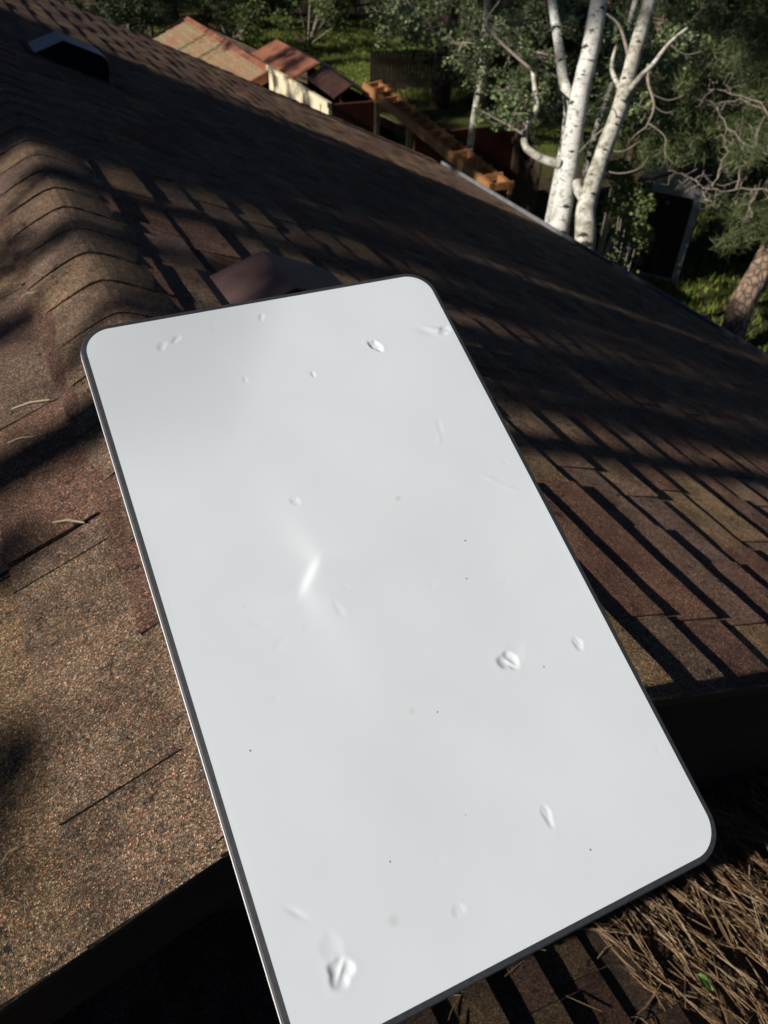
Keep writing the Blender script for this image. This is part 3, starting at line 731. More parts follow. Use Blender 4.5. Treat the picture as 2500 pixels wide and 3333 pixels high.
q = MB(); q.box((-SW-.02, -.06, 0), (SW+.02, -.03, .07)); q.build('sill', M_TRIM, sh)
q = MB(); q.tube([(.0, -.07, SH_-.12), (.0, -.03, SH_-.12)], .03, 10); q.build('knob', M_GUTTER, sh)

# ------------------------------------------------------------------ foliage builders
def tuft_arrays(cent, per, ln, wd, rng, spread=1.0, up=.25, jit=.06):
    """needle sprays: thin triangles fanning out of every centre"""
    cent = np.asarray(cent, float); n = len(cent)*per
    c = np.repeat(cent, per, 0)+rng.normal(0, jit, (n, 3))
    d = rng.normal(0, 1, (n, 3)); d[:, 2] += up; d /= np.linalg.norm(d, axis=1)[:, None]
    s = np.cross(d, rng.normal(0, 1, (n, 3))); s /= np.linalg.norm(s, axis=1)[:, None]+1e-9
    l_ = ln*rng.uniform(.6, 1.25, n)[:, None]; w = wd*rng.uniform(.7, 1.3, n)[:, None]
    V = np.stack([c-s*w, c+s*w, c+d*l_], 1).reshape(-1, 3)
    F = np.arange(n*3).reshape(-1, 3)
    S = np.repeat(rng.uniform(0, 1, len(cent)), per)*.6+rng.uniform(0, .4, n)
    return V, F, S
def leaf_arrays(cent, size, rng):
    n = len(cent); c = np.asarray(cent, float)
    d = rng.normal(0, 1, (n, 3)); d[:, 2] *= .6; d /= np.linalg.norm(d, axis=1)[:, None]
    s = np.cross(d, rng.normal(0, 1, (n, 3))); s /= np.linalg.norm(s, axis=1)[:, None]
    l_ = (size*rng.uniform(.7, 1.2, n))[:, None]; nrm = np.cross(d, s)*l_*.12
    P = [c-d*l_*.5, c-d*l_*.15+s*l_*.42+nrm, c+d*l_*.3+s*l_*.3+nrm, c+d*l_*.55, c+d*l_*.3-s*l_*.3+nrm, c-d*l_*.15-s*l_*.42+nrm]
    V = np.stack(P, 1).reshape(-1, 3); i = np.arange(n)*6
    F = np.concatenate([np.stack([i, i+1, i+2, i+3], 1), np.stack([i, i+3, i+4, i+5], 1)])
    S = np.tile(rng.uniform(0, 1, n), 2)
    return V, F, S
def blob_points(c, r, n, rng, flat=.8):
    p = rng.normal(0, 1, (n, 3)); p /= np.linalg.norm(p, axis=1)[:, None]; p *= (rng.uniform(0, 1, n)**.4)[:, None]*r
    p[:, 2] *= flat; return p+np.asarray(c)

def conifer_meshes(seed, H, r0, cs, RC, per, ln, wd, dens, needle_mat, bark, dead=0, step=.32, ragged=.5, top_shape=.8):
    """trunk mesh and crown mesh of one conifer, base at the origin"""
    rng = np.random.default_rng(seed); tr = MB(); cr = MB()
    lean = rng.normal(0, .012, 2)
    pts = [(lean[0]*z+.03*math.sin(z*.8+seed), lean[1]*z+.03*math.cos(z*.7), z) for z in np.linspace(-.1, H, 16)]
    tr.tube(pts, [max(.012, r0*(1-.85*(p[2]/H))) for p in pts], 10)
    z = cs; cents = []
    while z < H-.2:
        f = (z-cs)/(H-cs); L0 = RC*((1-f)**top_shape)*(.55+.45*min(1, f*4+.3))
        for b_ in range(rng.integers(3, 6)):
            if rng.random() < .12: continue
            a = rng.uniform(0, 6.283); L_ = L0*rng.uniform(1-ragged, 1.1); zz = z+rng.uniform(-.15, .15); dr = rng.uniform(-.3, .12)
            e = np.array([math.cos(a)*L_, math.sin(a)*L_, dr*L_])
            o = np.array([lean[0]*zz, lean[1]*zz, zz])
            tr.tube([o, o+e*.5+[0, 0, .06*L_], o+e], [.018+.01*L_, .012+.005*L_, .005], 4, cap=False)
            k_ = max(2, int(L_*dens)); t = rng.uniform(.25, 1.05, k_)[:, None]
            sd_ = np.array([-e[1], e[0], 0])/max(L_, .01)
            cents.append(o+e*t+sd_*(rng.normal(0, .22, k_)[:, None])*L_*(1.15-t)+[0, 0, 1]*rng.normal(.02, .07, k_)[:, None])
        z += step*rng.uniform(.7, 1.3)
    for _ in range(dead):
        zz = rng.uniform(1.5, cs); a = rng.uniform(0, 6.283); L_ = rng.uniform(.4, 1.3)
        o = np.array([lean[0]*zz, lean[1]*zz, zz]); e = np.array([math.cos(a)*L_, math.sin(a)*L_, rng.uniform(-.3, .1)])
        tr.tube([o, o+e*.5+[0, 0, .08], o+e], [.022, .014, .005], 5, cap=False)
    if cents:
        cents = np.concatenate(cents); cr.arr(*tuft_arrays(cents, per, ln, wd, rng))
    return tr, cr
def plant(name, meshes, mats, loc, label, cat, group, rz=0.0, sc=1.0):
    t = thing(name, loc, label, cat, group, rz); t.scale = (sc,)*3
    for (nm_, me) in meshes:
        o = bpy.data.objects.new(nm_, me); COL.objects.link(o); o.parent = t
    return t
def conifer_kind(seed, *a, **k_):
    tr, cr = conifer_meshes(seed, *a, **k_)
    return [('trunk', tr.mesh('trunk', a[9], True)), ('crown', cr.mesh('crown', a[8]))]
#                        seed H    r0   cs   RC  per ln  wd  dens
TALL = [conifer_kind(101, 15, .24, 6.0, 1.9, 12, .26, .016, 9, M_PINE, M_PINEBARK, dead=9),
        conifer_kind(102, 17, .26, 5.0, 2.1, 12, .26, .016, 9, M_PINE, M_PINEBARK, dead=12)]
YOUNG = [conifer_kind(111, 5.2, .09, .35, 1.6, 11, .20, .015, 14, M_PINE, M_PINEBARK, step=.22),
         conifer_kind(112, 6.4, .10, .5, 1.8, 11, .20, .015, 13, M_PINE, M_PINEBARK, step=.24),
         conifer_kind(113, 4.4, .08, .3, 1.5, 11, .19, .014, 14, M_PINE_LT, M_PINEBARK, step=.2)]
# ------------------------------------------------------------------ the aspens by the eave
def aspen(name, label, trunk_pts, trunk_rad, bark, branches, leaf_blobs, seed, scars):
    base = Vector(trunk_pts[0]); foot = Vector((base.x-.06, base.y-.03, GZ))
    t = thing(name, foot, label, 'aspen tree', 'aspens beside the eave'); rel = lambda p: Vector(p)-foot
    pts = [foot+Vector((0, 0, -.1)), foot.lerp(base, .5)]+[Vector(p) for p in trunk_pts]
    # finer path
    P, Rr = [], []
    rad = [trunk_rad[0]*1.25, trunk_rad[0]*1.08]+list(trunk_rad)
    ra = random.Random(seed)
    for i in range(len(pts)-1):
        for k_ in range(6):
            f = k_/6; p0 = pts[max(i-1, 0)]; p1 = pts[i]; p2 = pts[i+1]; p3 = pts[min(i+2, len(pts)-1)]
            q_ = .5*((2*p1)+(p2-p0)*f+(2*p0-5*p1+4*p2-p3)*f*f+(3*p1-p0-3*p2+p3)*f**3)
            P.append(rel(q_)); Rr.append((rad[i]*(1-f)+rad[i+1]*f)*(1+ra.uniform(-.035, .035)))
    P.append(rel(pts[-1])); Rr.append(rad[-1])
    trunk = MB().tube(P, Rr, 16).build('trunk', bark, t, smooth=True)
    for (u_, a_) in scars:                            # eye-shaped branch scars set into the bark
        i = int(u_*(len(P)-1)); p = P[i]; r = Rr[i]; d = Vector((math.cos(a_), math.sin(a_), 0))
        s_ = d.cross(Vector((0, 0, 1))); m_ = MB(); V = []
        for q_ in range(12):
            an = 2*math.pi*q_/12; w = min(.062, r*.62)*math.cos(an); h = .036*math.sin(an)
            V.append(p+d*math.sqrt(max(1e-6, (r*1.14)**2-w*w))*1.0+s_*w+Vector((0, 0, h-abs(w)*.35)))
        V.append(p+d*(r*1.24)); m_.add(V, [(q_, (q_+1) % 12, 12) for q_ in range(12)])
        m_.build('branch_scar', M_SCAR, trunk)
    for br, r0, r1, bm in branches:
        n = len(br); bt = []
        for i in range(n-1):
            for k_ in range(5):
                f = k_/5; p0 = Vector(br[max(i-1, 0)]); p1 = Vector(br[i]); p2 = Vector(br[i+1]); p3 = Vector(br[min(i+2, n-1)])
                bt.append(rel(.5*((2*p1)+(p2-p0)*f+(2*p0-5*p1+4*p2-p3)*f*f+(3*p1-p0-3*p2+p3)*f**3)))
        bt.append(rel(br[-1]))
        MB().tube(bt, list(np.linspace(r0, r1, len(bt))), 9).build('branch', bm, t, smooth=True)
    if leaf_blobs:
        rng = np.random.default_rng(seed); cents = []; tw = MB()
        for (x, y_, z, r) in leaf_blobs:
            c = np.array((x, y_, z))-np.array(foot)
            sub = blob_points(c, r, 9, rng)
            for s_ in sub:
                tw.tube([c, (c+s_)/2+rng.normal(0, .02, 3), s_], [.006, .004, .002], 4, cap=False)
                cents.append(blob_points(s_, r*.36, 15, rng))
        if len(tw.v): tag(tw.build('twigs', M_TWIG, t), kind='stuff')
        cr = MB(); cr.arr(*leaf_arrays(np.concatenate(cents), .046, rng)); cr.build('crown', M_ASPEN, t)
    return t
FACE = math.atan2(-6.5, -5.6)                         # towards the house
aspen('aspen_tree', 'straight chalk white aspen trunk with black scars by the eave', [(5.23,3.44,-2.34),(5.51,3.81,-1.8),(5.81,4.19,-1.24),(6.04,4.43,-.87),(6.24,4.68,-.5),(6.42,4.91,-.16),(6.9,5.4,1.6),(7.1,5.5,3.6)],
      [.108,.104,.098,.094,.090,.086,.07,.04], M_ASPENBARK,
      [([(5.39,3.79,-1.81),(5.29,3.87,-1.79),(5.19,3.95,-1.75),(5.12,4.06,-1.69),(5.13,4.15,-1.58),(5.20,4.21,-1.48),(5.32,4.25,-1.38),(5.36,4.39,-1.21),(5.39,4.51,-1.07)], .048, .022, M_ASPENBARK2),
       ([(5.02,4.02,-1.54),(4.92,4.15,-1.48),(4.85,4.21,-1.45),(4.71,4.35,-1.38)], .014, .005, M_TWIG),
       ([(5.28,4.38,-1.04),(5.06,4.69,-.83),(4.99,4.87,-.69),(5.18,4.95,-.51)], .016, .006, M_TWIG)],
      [(4.38,5.45,-.68,.26),(5.05,6.12,-.93,.28),(4.80,5.97,-1.08,.2),(4.91,5.16,-.91,.3),(4.79,4.73,-1.12,.27),(4.95,4.41,-1.24,.26),(4.99,4.18,-1.4,.15),(5.34,5.11,-1.65,.18)], 5,
      [(.235, FACE+.35), (.275, FACE+.3), (.315, FACE-.2), (.36, FACE+.1), (.40, FACE+.1), (.44, FACE-.6), (.49, FACE-.1), (.53, FACE+.3), (.57, FACE-.5), (.61, FACE-.2), (.66, FACE+.4)])
aspen('aspen_tree', 'forked tan mottled aspen trunk leaning right of the white one', [(5.27,3.04,-2.42),(5.40,3.28,-2.09),(5.68,3.52,-1.69),(5.99,3.75,-1.29),(6.28,4.02,-.85),(6.55,4.26,-.45),(6.76,4.43,-.15),(7.4,5.0,1.4),(7.7,5.2,3.2)],
      [.108,.097,.084,.079,.072,.066,.060,.05,.03], M_ASPENBARK2,
      [([(5.95,3.69,-1.21),(6.13,3.74,-1.06),(6.32,3.77,-.93),(6.52,3.82,-.76),(6.73,3.83,-.63)], .036, .012, M_ASPENBARK2),
       ([(6.28,3.79,-.93),(6.23,3.68,-1.07),(6.22,3.51,-1.25),(6.09,3.42,-1.41)], .018, .007, M_TWIG),
       ([(5.43,3.32,-2.04),(5.38,3.42,-1.96),(5.39,3.49,-1.88)], .062, .045, M_ASPENBARK2),
       ([(5.91,3.68,-1.4),(5.7,3.68,-1.51),(5.48,3.65,-1.66)], .012, .004, M_TWIG),
       ([(6.05,3.82,-1.18),(6.01,4.01,-1.0),(6.11,4.13,-.82)], .030, .012, M_ASPENBARK2),
       ([(6.09,3.42,-1.41),(6.05,3.5,-1.5),(5.93,3.45,-1.55)], .007, .003, M_TWIG), ([(6.22,3.51,-1.25),(6.32,3.45,-1.3),(6.38,3.4,-1.28)], .006, .003, M_TWIG),
       ([(6.2,3.99,-.92),(6.2,4.23,-.67),(6.11,4.37,-.57)], .02, .008, M_TWIG),
       ([(5.72,3.56,-1.62),(5.85,3.42,-1.62),(6.02,3.38,-1.52)], .008, .003, M_TWIG), ([(5.6,3.48,-1.78),(5.78,3.32,-1.80),(5.9,3.18,-1.72),(6.0,3.2,-1.62)], .008, .003, M_TWIG),
       ([(6.12,3.42,-1.38),(6.24,3.28,-1.48),(6.22,3.2,-1.62),(6.3,3.12,-1.7)], .007, .003, M_TWIG), ([(6.22,3.6,-1.15),(6.38,3.5,-1.2),(6.5,3.42,-1.14)], .006, .003, M_TWIG),
       ([(6.52,3.82,-.76),(6.66,3.7,-.84),(6.8,3.62,-.8)], .007, .003, M_TWIG), ([(5.9,3.66,-1.4),(5.8,3.6,-1.28),(5.66,3.58,-1.24)], .008, .003, M_TWIG)],
      [(6.34,4.41,-.83,.18),(6.88,5.01,-1.24,.2),(7.45,4.74,-1.12,.28),(6.57,4.09,-.67,.26),(6.77,3.84,-.8,.22),(6.67,4.2,-1.44,.17),(7.43,4.53,-1.41,.22)], 6,
      [(.225, FACE+.1), (.245, FACE-.1), (.27, FACE+.3), (.30, FACE-.2), (.34, FACE+.3), (.38, FACE-.4), (.43, FACE), (.47, FACE+.2), (.52, FACE+.1), (.55, FACE-.4), (.62, FACE)])
aspen('aspen_tree', 'thin pale aspen trunk standing behind the white one', [(5.90,4.41,-1.58),(5.97,4.71,-1.23),(6.03,4.98,-.92),(6.09,5.29,-.57),(6.14,5.56,-.27),(6.3,6.0,1.5)],
      [.062,.058,.054,.050,.046,.03], M_ASPENBARK,
      [([(5.97,4.71,-1.23),(5.75,4.85,-1.15),(5.6,4.95,-1.05)], .016, .006, M_TWIG), ([(6.0,4.85,-1.05),(5.7,5.2,-1.0),(5.45,5.35,-.9)], .016, .006, M_TWIG)],
      [(5.40,5.40,-.83,.3),(5.47,5.08,-1.04,.3),(5.85,5.42,-.85,.26),(6.02,5.32,-1.11,.26),(5.8,5.19,-1.45,.26),(5.71,4.63,-1.33,.18),(6.13,4.96,-.79,.2),(6.24,5.03,-1.16,.2)], 7,
      [(.5, FACE), (.62, FACE-.5), (.74, FACE+.4), (.84, FACE-.2)])

aspen('aspen_tree', 'leafy slender aspen behind the pergola with a wide sunlit crown', [(6.6,7.4,-2.6),(6.6,7.3,-1.6),(6.5,7.2,-.6),(6.5,7.1,1.5)], [.055,.05,.045,.03], M_ASPENBARK2, [],
      [(6.29,8.06,-1.0,.27),(5.98,6.35,-1.1,.34),(5.4,7.99,-.86,.39),(5.69,8.19,-1.13,.41),(7.25,8.04,-1.48,.27),(6.91,6.22,-.99,.28),(6.87,7.16,-1.28,.27),(5.59,8.4,-1.13,.33),(6.73,7.98,-1.27,.37),(7.75,7.98,-1.28,.28),(7.54,7.35,-1.72,.31),(6.94,6.88,-1.63,.33),(6.98,6.07,-2.12,.37),(7.16,6.73,-1.06,.37),(5.23,7.07,-.78,.38),(5.44,7.66,-1.09,.4),(6.7,5.85,-1.89,.33),(7.26,6.32,-.78,.3),(6.08,6.3,-.93,.33),(6.54,8.06,-1.79,.37),(6.57,7.27,-1.73,.27),(7.79,6.89,-2.05,.39),(5.68,6.58,-1.18,.36),(5.17,7.57,-.77,.29),(5.6,6.82,-.66,.28),(4.91,6.81,-1.13,.4),(6.53,6.89,-.84,.32),(6.66,8.45,-1.01,.42),(5.79,6.36,-1.29,.28)], 8, [])
aspen('aspen_tree', 'leafy slender aspen behind the forked one, close to the garden shed', [(8.35,6.75,-2.6),(8.4,6.6,-1.6),(8.4,6.5,-.6),(8.5,6.4,1.5)], [.05,.045,.04,.03], M_ASPENBARK2, [],
      [(9.05,6.54,-.64,.38),(7.77,5.68,-1.13,.35),(8.25,5.19,-1.87,.27),(7.93,5.84,-1.46,.24),(7.59,6.14,-1.04,.34),(10.26,6.26,-1.51,.38),(8.99,5.21,-1.1,.27),(8.5,6.77,-1.01,.37),(9.52,5.86,-1.46,.35),(8.45,6.71,-1.97,.35),(8.52,5.16,-1.28,.35),(8.92,6.38,-2.25,.3),(8.56,5.48,-.76,.26),(8.56,6.53,-2.31,.33),(7.75,5.31,-1.41,.24),(8.83,5.94,-2.3,.27),(7.92,5.91,-1.04,.32),(7.68,5.55,-1.2,.37),(8.55,6.2,-1.44,.37)], 9, [])

# hanging shrub in front of the shed
t = thing('shrub', (6.5, 3.7, GZ), 'green leafy shrub climbing beside the forked aspen', 'shrub')
rng = np.random.default_rng(21); cents = []; st = MB()
for (x, y_, z, r) in [(6.46,3.93,-2.23,.13),(6.49,3.80,-2.34,.15),(6.52,3.67,-2.46,.15),(6.45,3.58,-2.58,.13),(6.52,3.47,-2.66,.14),(6.28,3.59,-2.67,.12),(6.18,3.49,-2.83,.12),(6.54,3.98,-2.12,.1),(6.68,3.70,-2.34,.1),(6.4,3.6,-3.1,.3),(6.6,3.8,-3.6,.35)]:
    c = np.array((x-6.5, y_-3.7, z-GZ)); cents.append(blob_points(c, r, int(60+240*r), rng, 1.2))
    st.tube([(0, 0, 0), c*.5+[.05, .03, 0], c], [.012, .009, .004], 5, cap=False)
st.build('stem', M_TWIG, t); m_ = MB(); m_.arr(*leaf_arrays(np.concatenate(cents), .042, rng)); m_.build('foliage', M_SHRUB, t)

# the pine at the right with bare grey branches
t = thing('pine_tree', (6.75, 2.05, GZ), 'pine with tan scaly trunk and bare grey twisted branches at the right', 'pine tree')
o_ = Vector((6.75, 2.05, GZ)); rel = lambda p: Vector(p)-o_
tp = [(6.70,2.0,-4.7),(6.95,2.25,-3.95),(7.14,2.39,-3.42),(7.35,2.56,-3.13),(7.60,2.66,-2.89),(7.83,2.78,-2.64),(8.08,2.96,-2.31),(8.5,3.2,-1.6),(8.9,3.4,-.4),(9.1,3.5,2),(9.2,3.5,5)]
MB().tube([rel(p) for p in tp], [.17,.155,.145,.14,.135,.13,.125,.12,.11,.09,.03], 16).build('trunk', M_PINEBARK2, t, smooth=True)
rb = random.Random(4); rng = np.random.default_rng(31)
brs = [[(7.9,2.8,-2.3),(7.56,2.66,-1.99),(7.22,2.86,-1.97),(6.95,2.98,-2.0),(6.77,3.1,-1.98)],[(6.87,3.04,-1.99),(6.99,3.12,-1.84),(7.1,3.2,-1.69),(7.11,3.34,-1.54)],[(7.09,2.93,-1.98),(7.21,3.08,-1.76),(7.38,3.1,-1.64),(7.49,3.22,-1.45)],
       [(8.2,3.1,-1.9),(7.67,3.02,-1.55),(7.55,3.35,-1.28),(7.32,3.56,-1.2),(7.1,3.68,-1.19)],[(7.62,3.27,-1.33),(7.39,3.47,-1.25),(7.18,3.55,-1.29)],[(8.2,3.0,-2.0),(7.63,2.94,-1.67),(7.41,3.05,-1.67),(7.28,3.22,-1.57),(7.15,3.43,-1.43),(7.15,3.54,-1.32)],
       [(7.31,2.81,-1.97),(7.18,2.77,-2.09),(7.16,2.67,-2.2)],[(6.77,3.1,-1.98),(6.72,3.19,-1.91),(6.61,3.3,-1.87),(6.5,3.36,-1.86)],[(6.78,3.08,-2.0),(6.78,3.01,-2.07),(6.84,2.9,-2.14)]]
for i, br in enumerate(brs):
    pts = []
    for a, b_ in zip(br[:-1], br[1:]):
        for k_ in range(3):
            p = Vector(a).lerp(Vector(b_), k_/3); pts.append(rel(p)+Vector((rb.uniform(-.018, .018), rb.uniform(-.018, .018), rb.uniform(-.018, .018))))
    pts.append(rel(br[-1])); r0 = .013 if i in (0, 3, 5) else .008
    MB().tube(pts, list(np.linspace(r0, .0045, len(pts))), 7).build('branch', M_TWIG, t, smooth=True)
    tw = MB()
    for p in pts[1:]+pts[1::2]:                               # side twigs
        q_ = p+Vector((rb.uniform(-.22, .22), rb.uniform(-.15, .15), rb.uniform(-.18, .2))); mid = (p+q_)/2+Vector((0, 0, rb.uniform(-.05, .05)))
        mid2 = (mid+q_)/2+Vector((rb.uniform(-.05, .05), rb.uniform(-.05, .05), rb.uniform(-.05, .05)))
        tw.tube([p, mid, mid2, q_], [.0036, .003, .0026, .0016], 5, cap=False)
    tag(tw.build('twigs', M_TWIG, t), kind='stuff')
cents = []
for (x, y_, z, r) in [(7.2,3.78,-1.71,.31),(6.81,3.77,-1.58,.24),(7.54,3.71,-1.67,.31),(7.17,3.06,-1.7,.2),(7.64,3.29,-1.62,.3),(7.46,4.01,-1.45,.31),(7.81,3.93,-1.45,.31),(7.46,2.85,-2.2,.26),(7.25,2.88,-2.28,.2),(7.42,2.66,-2.38,.21),(7.38,3.28,-2.28,.16),(7.84,3.6,-1.33,.31),(6.51,3.38,-1.73,.14),(7.2,4.42,-2.03,.21),(7.48,3.08,-2.65,.16),(8.29,4.22,-1.21,.35),(7.48,3.97,-.94,.31),(8.97,4.83,-.96,.4),(8.12,5.09,-.87,.35),(6.98,3.92,-1.12,.2),(8.6,4.4,-2.0,.5),(9.2,4.8,-1.6,.6),(9.0,3.6,-2.3,.4)]:
    cents.append(blob_points((x-6.75, y_-2.05, z-GZ), r, int(90*r), rng))
m_ = MB(); m_.arr(*tuft_arrays(np.concatenate(cents), 26, .13, .0035, rng, jit=.03)); m_.build('crown', M_PINE_LT, t)

# ------------------------------------------------------------------ the wood behind
GW = 'trees of the dark wood behind the house'
def red_trunk(x, y_, label, r=.24, kind=0, rz=0.0, group=None):
    return plant('pine_tree', TALL[kind], None, (x, y_, GZ), label, 'pine tree', group or GW, rz, r/.24)
red_trunk(11.33, 16.3, 'tall pine with reddish scaly trunk behind the pergola', .27, 0, .3)
red_trunk(11.9, 15.1, 'second reddish pine trunk just right of the pergola pine', .21, 1, 1.1)
red_trunk(10.1, 27.3, 'slim dark pine trunk standing beyond the mossy roof', .20, 0, 2.0)
TL = ['dark pine trunk behind the right end of the lawn', 'thick dark trunk behind the aspen leaves', 'dark trunk deep behind the forked aspen', 'far dark trunk among the pines behind the aspens',
      'far dark trunk rising behind the sunlit bushes', 'dark trunk far behind the mossy roof', 'dark trunk behind the far end of the house roof', 'very far trunk behind the lawn', 'farthest trunk behind the thin aspen',
      'far trunk between the lawn and the white aspen', 'very far trunk beyond the slim dark pine', 'dark trunk standing behind the garden shed', 'dark trunk deep behind the bare grey branches']
for i, (x, y_, kd) in enumerate([(20.5,21,1),(17.5,15.5,0),(22,14,1),(25,26,0),(14.5,33,1),(5.5,31,0),(2.5,27,1),(19,34,0),(30,33,1),(24,40,0),(9,40,1),(16.5,10.5,0),(28,19,1)]):
    red_trunk(x, y_, TL[i], .22+.03*(i % 3), kd, i*1.3)
YL = ['dark young pine behind the far end of the mossy roof', 'dense dark pine behind the mossy roof ridge', 'bushy dark pine just before the slim dark trunk', 'light green young pine close behind the mossy roof',
      'bushy pine far beyond the slim dark trunk', 'dense dark pine behind the sunlit bushes', 'light green pine beside the sunlit bushes', 'dense dark pine at the back of the lawn', 'bushy pine at the end of the lawn', 'big bushy pine behind the one at the end of the lawn',
      'small dense pine at the near corner of the lawn', 'dense pine beyond the end of the picket fence', 'bushy pine between the reddish trunks and the white aspen', 'bushy pine behind the thin pale aspen', 'dense pine seen between the two big aspens', 'small bushy pine behind the leafy climbing shrub',
      'dense pine behind the forked aspen', 'small dense pine behind the pointed garden shed', 'large bushy pine above the pointed garden shed', 'bushy pine behind the bare grey branches', 'tall bushy pine behind the thick dark trunk', 'tall bushy pine deep behind the aspens', 'tall dense pine deep behind the forked aspen', 'large bushy pine at the upper corner of the wood',
      'light green low pine beside the garden shed', 'big bushy pine at the far side of the lawn', 'big dense pine far behind the thin aspen', 'tall bushy pine far behind the white aspen', 'largest dense pine deep in the wood', 'far bushy pine rising behind the sunlit bushes', 'farthest bushy pine behind the lawn', 'far dense pine behind the slim dark trunk',
      'bushy pine far behind the end of the house roof', 'tall bushy pine at the far corner of the wood', 'smallest light green pine right of the second reddish trunk']
for i, (x, y_, kd, s_) in enumerate([(3.5,22,1,1.0),(5.2,24,0,1.0),(6.6,27.5,1,.9),(7.4,23.5,2,.8),(8.3,31,1,1.1),(11.8,30,0,1.0),(13.6,28.2,2,1.15),(15.3,26,0,1.0),(16.5,23.3,1,.95),(18.6,25,1,1.1),(14.9,20.7,0,.8),(16.2,18.9,0,.9),
     (13.4,14.8,1,.75),(15.3,16.0,1,.9),(14.2,12.4,0,.85),(12.9,10.6,1,.75),(15.8,13.2,0,1.0),(12.2,8.4,0,.8),(14.4,9.2,1,1.0),(13.4,6.4,1,.95),(17.4,20.5,1,1.1),(18.9,17.2,1,1.1),(19.5,13.3,0,1.1),(17.4,8.4,1,1.2),(11.4,6.3,2,.65),
     (21.3,29.5,1,1.2),(25.5,30.5,0,1.2),(23.5,23.5,1,1.2),(24.5,18.5,0,1.3),(12.6,36,1,1.2),(17.8,38,1,1.3),(7.5,37,0,1.3),(3.2,33,1,1.2),(28.5,26,1,1.3),(11.6,13.2,2,.5)]):
    plant('young_pine', YOUNG[kd], None, (x, y_, GZ), YL[i], 'pine tree', 'young pines of the understorey', i*.9, s_)

# leafy bushes behind the mossy roof
def bush(x, y_, r, h, label, seed, mt, n=900, size=.09):
    rng = np.random.default_rng(seed); t = thing('bush', (x, y_, GZ), label, 'bush', 'bushes on the lawn'); st = MB(); cents = []
    for k_ in range(11):
        a = rng.uniform(0, 6.28); rr = r*math.sqrt(rng.uniform(.05, 1)); c = np.array((math.cos(a)*rr, math.sin(a)*rr, h*rng.uniform(.25, .95)))
        st.tube([(0, 0, 0), c*.5, c], [.03, .02, .008], 5, cap=False); cents.append(blob_points(c, r*.42, n//11, rng))
    st.build('stem', M_TWIG, t); m_ = MB(); m_.arr(*leaf_arrays(np.concatenate(cents), size, rng)); m_.build('foliage', mt, t)
bush(11.2, 25.0, 1.2, 2.2, 'sunlit green bush beyond the rusty metal roof', 51, M_SHRUB)
bush(12.6, 26.8, 1.5, 2.6, 'wide green bush behind the sunlit one', 52, M_SHRUB)
bush(8.6, 25.2, .9, 1.2, 'low bush by the slim dark pine trunk', 53, M_SHRUB)
bush(8.3, 6.05, .55, 2.5, 'tall dark bush standing between the pergola and the garden shed', 55, M_SHRUB, 1800, .06)
bush(7.75, 3.05, .35, .7, 'small bush at the foot of the tan pine trunk', 54, M_SHRUB, 500, .05)

# grass in the clearings
rng = np.random.default_rng(77); n = 26000
gx_ = np.concatenate([rng.uniform(9.5, 17, n), rng.uniform(7.3, 12.5, 9000)]); gy_ = np.concatenate([rng.uniform(17, 31, n), rng.uniform(1.0, 8, 9000)])
d_ = np.hypot(gx_-3, gy_-2); f_ = np.clip((d_-11)/10, 0, 1)
gz_ = GZ+np.where(d_ < 11, 0, f_*(.10*np.sin(gx_*.7)+.10*np.cos(gy_*.6+gx_*.2)))
C_ = np.stack([gx_, gy_, gz_], 1); a_ = rng.uniform(0, 6.28, len(C_)); h_ = rng.uniform(.05, .13, len(C_))
s_ = np.stack([np.cos(a_), np.sin(a_), np.zeros_like(a_)], 1)*.016
tip = C_+np.stack([rng.normal(0, .03, len(C_)), rng.normal(0, .03, len(C_)), h_], 1)
V = np.stack([C_-s_, C_+s_, tip], 1).reshape(-1, 3)
m_ = MB(); m_.arr(V, np.arange(len(V)).reshape(-1, 3), rng.uniform(0, 1, len(C_)))
tag(m_.build('grass', M_GRASS), 'short green grass of the lawn between the trees', 'grass', kind='stuff')

# ------------------------------------------------------------------ the pines on the sunny side, whose shade dapples the roof
GS = 'pines on the sunny side of the house'
def caster(seed, x, y_, H, r0, cs, RC, dens, label, dead=0, blobs=(), top_shape=.5, per=12, ragged=.4):
    tr, cr = conifer_meshes(seed, H, r0, cs, RC, per, .22, .016, dens, M_PINE, M_PINEBARK, dead=dead, top_shape=top_shape, ragged=ragged)
    rng = np.random.default_rng(seed+1)
    for (bx, by, bz, br) in blobs:
        c = np.array((bx-x, by-y_, bz-GZ))
        tr.tube([(0, 0, c[2]+.1), c*[.5, .5, 1]+[0, 0, .08], c], [.03, .02, .008], 5, cap=False)
        cr.arr(*tuft_arrays(blob_points(c, br, max(9, int(150*br)), rng, .9), 14, min(.17, br*1.2), min(.012, br*.12), rng, jit=min(.05, br*.4)))
    t = thing('pine_tree', (x, y_, GZ), label, 'pine tree', GS)
    tr.build('trunk', M_PINEBARK, t, smooth=True)
    if len(cr.v): cr.build('crown', M_PINE, t)
    return t
def at_roof(y_, X, zr=0.0, dx=0.0):
    """point at distance X to the sunny side whose shadow falls at y_ near the ridge"""
    return (-X, y_-.0437*X, X/math.cos(R_(2.5))*math.tan(SUN_EL)+zr)
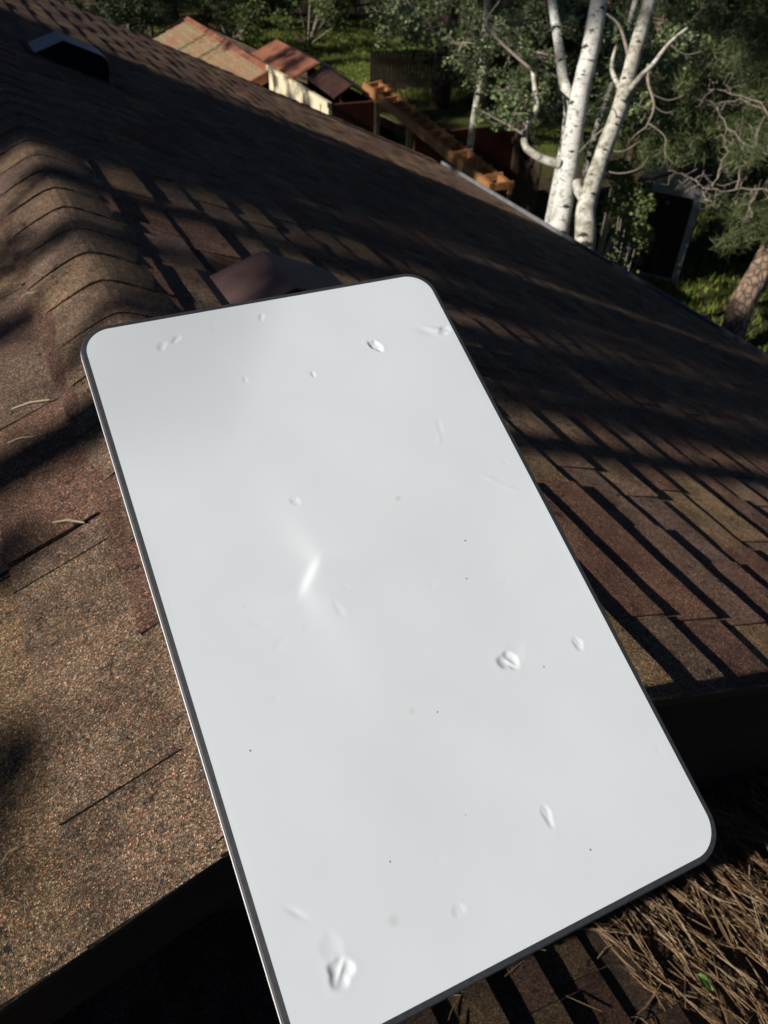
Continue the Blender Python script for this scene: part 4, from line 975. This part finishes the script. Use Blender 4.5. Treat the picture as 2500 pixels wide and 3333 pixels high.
caster(301, -8.0, -1.95, 18, .11, 13.5, 2.0, 8, 'pine with bare lower trunk and drooping boughs shading a stripe of the roof', 4,
       [(*at_roof(-1.47, 8.6, .24), .12), (*at_roof(-1.44, 8.6, .40), .14), (*at_roof(-1.42, 8.6, .58), .15), (*at_roof(-1.55, 8.7, .50), .12), (*at_roof(-1.46, 8.5, .75), .15),
        (*at_roof(-1.12, 8.6, .16), .12), (*at_roof(-.72, 8.2, .16), .08), (*at_roof(-.25, 8.8, .25), .18), (*at_roof(-.1, 8.8, .4), .2), (*at_roof(-1.82, 5.0, -.10), .05), (*at_roof(-1.95, 6.0, -.27), .05), (*at_roof(-2.30, 6.0, -.36), .08), (*at_roof(-1.36, 6.0, -.20), .06), (*at_roof(-1.03, 6.0, -.15), .07), (*at_roof(-1.12, 6.0, -.02), .05), (*at_roof(-.73, 6.0, 0), .04), (*at_roof(-.12, 6.0, -.02), .06), (*at_roof(-1.0, 7.0, .36), .14)])
caster(302, -10.0, .95, 12.2, .19, 4.0, 1.40, 40, 'dense pine whose crown shades the middle of the roof', top_shape=.22, per=14)
caster(303, -11.2, 1.65, 12.4, .18, 4.0, 1.15, 40, 'second dense pine beside the one shading the middle of the roof', top_shape=.22, per=14)
caster(304, -9.2, -.55, 13.0, .13, 10.15, .85, 30, 'thin pine with sparse boughs dappling the ridge', 6, top_shape=.3)
caster(310, -12.5, .9, 13.0, .2, 5.0, 1.5, 34, 'pine standing behind the two dense ones', top_shape=.22, per=14)
caster(305, -11.0, 7.9, 12.9, .20, 11.2, 1.25, 44, 'flat topped pine shading the pergola', 3, top_shape=.3)
caster(315, -12.2, 6.25, 13.3, .18, 11.8, .65, 44, 'slim pine shading the middle of the pergola', 3, top_shape=.3)
caster(314, -11.0, 5.38, 14.6, .16, 11.2, .48, 44, 'narrow pine shading the garden shed', 3, top_shape=.2)
caster(311, -17.0, 7.4, 24, .26, 17.8, 1.6, 18, 'tallest pine of the sunny side', 4, top_shape=.35)
caster(307, -12.5, 14.6, 22, .09, 13.2, 2.1, 18, 'pine at the far corner of the sunny side', 0, top_shape=.3)
caster(312, -15.5, 15.9, 24, .09, 15.0, 2.1, 18, 'second pine at the far corner of the sunny side', 0, top_shape=.3)
caster(308, -9.0, 30.0, 19, .22, 4.0, 2.3, 16, 'pine near the wood on the sunny side', 4, top_shape=.35)
caster(313, -10.0, 34.0, 20, .22, 4.0, 2.4, 16, 'second pine near the wood on the sunny side', 4, top_shape=.35)
caster(309, -14.0, -8.5, 19, .22, 5.0, 2.3, 12, 'pine behind the lower roof on the sunny side', 4)
caster(316, -20.0, 4.0, 25, .26, 19.4, 1.4, 26, 'first of three very tall pines far on the sunny side', 2, top_shape=.3)
caster(317, -20.5, 6.2, 25, .26, 19.4, 1.5, 26, 'second of three very tall pines far on the sunny side', 2, top_shape=.3)
caster(318, -20.0, 8.6, 25, .26, 19.4, 1.4, 26, 'third of three very tall pines far on the sunny side', 2, top_shape=.3)
for i_, (x, y_) in enumerate([(-6.0, 10.28), (-6.6, 11.05), (-5.7, 11.75)]):
    caster(330+i_, x, y_, 9.5, .045, 8.2, .5, 6, ['slender bare sapling', 'forked bare sapling', 'leaning bare sapling'][i_]+' throwing thin shadows on the cream shed', 3)
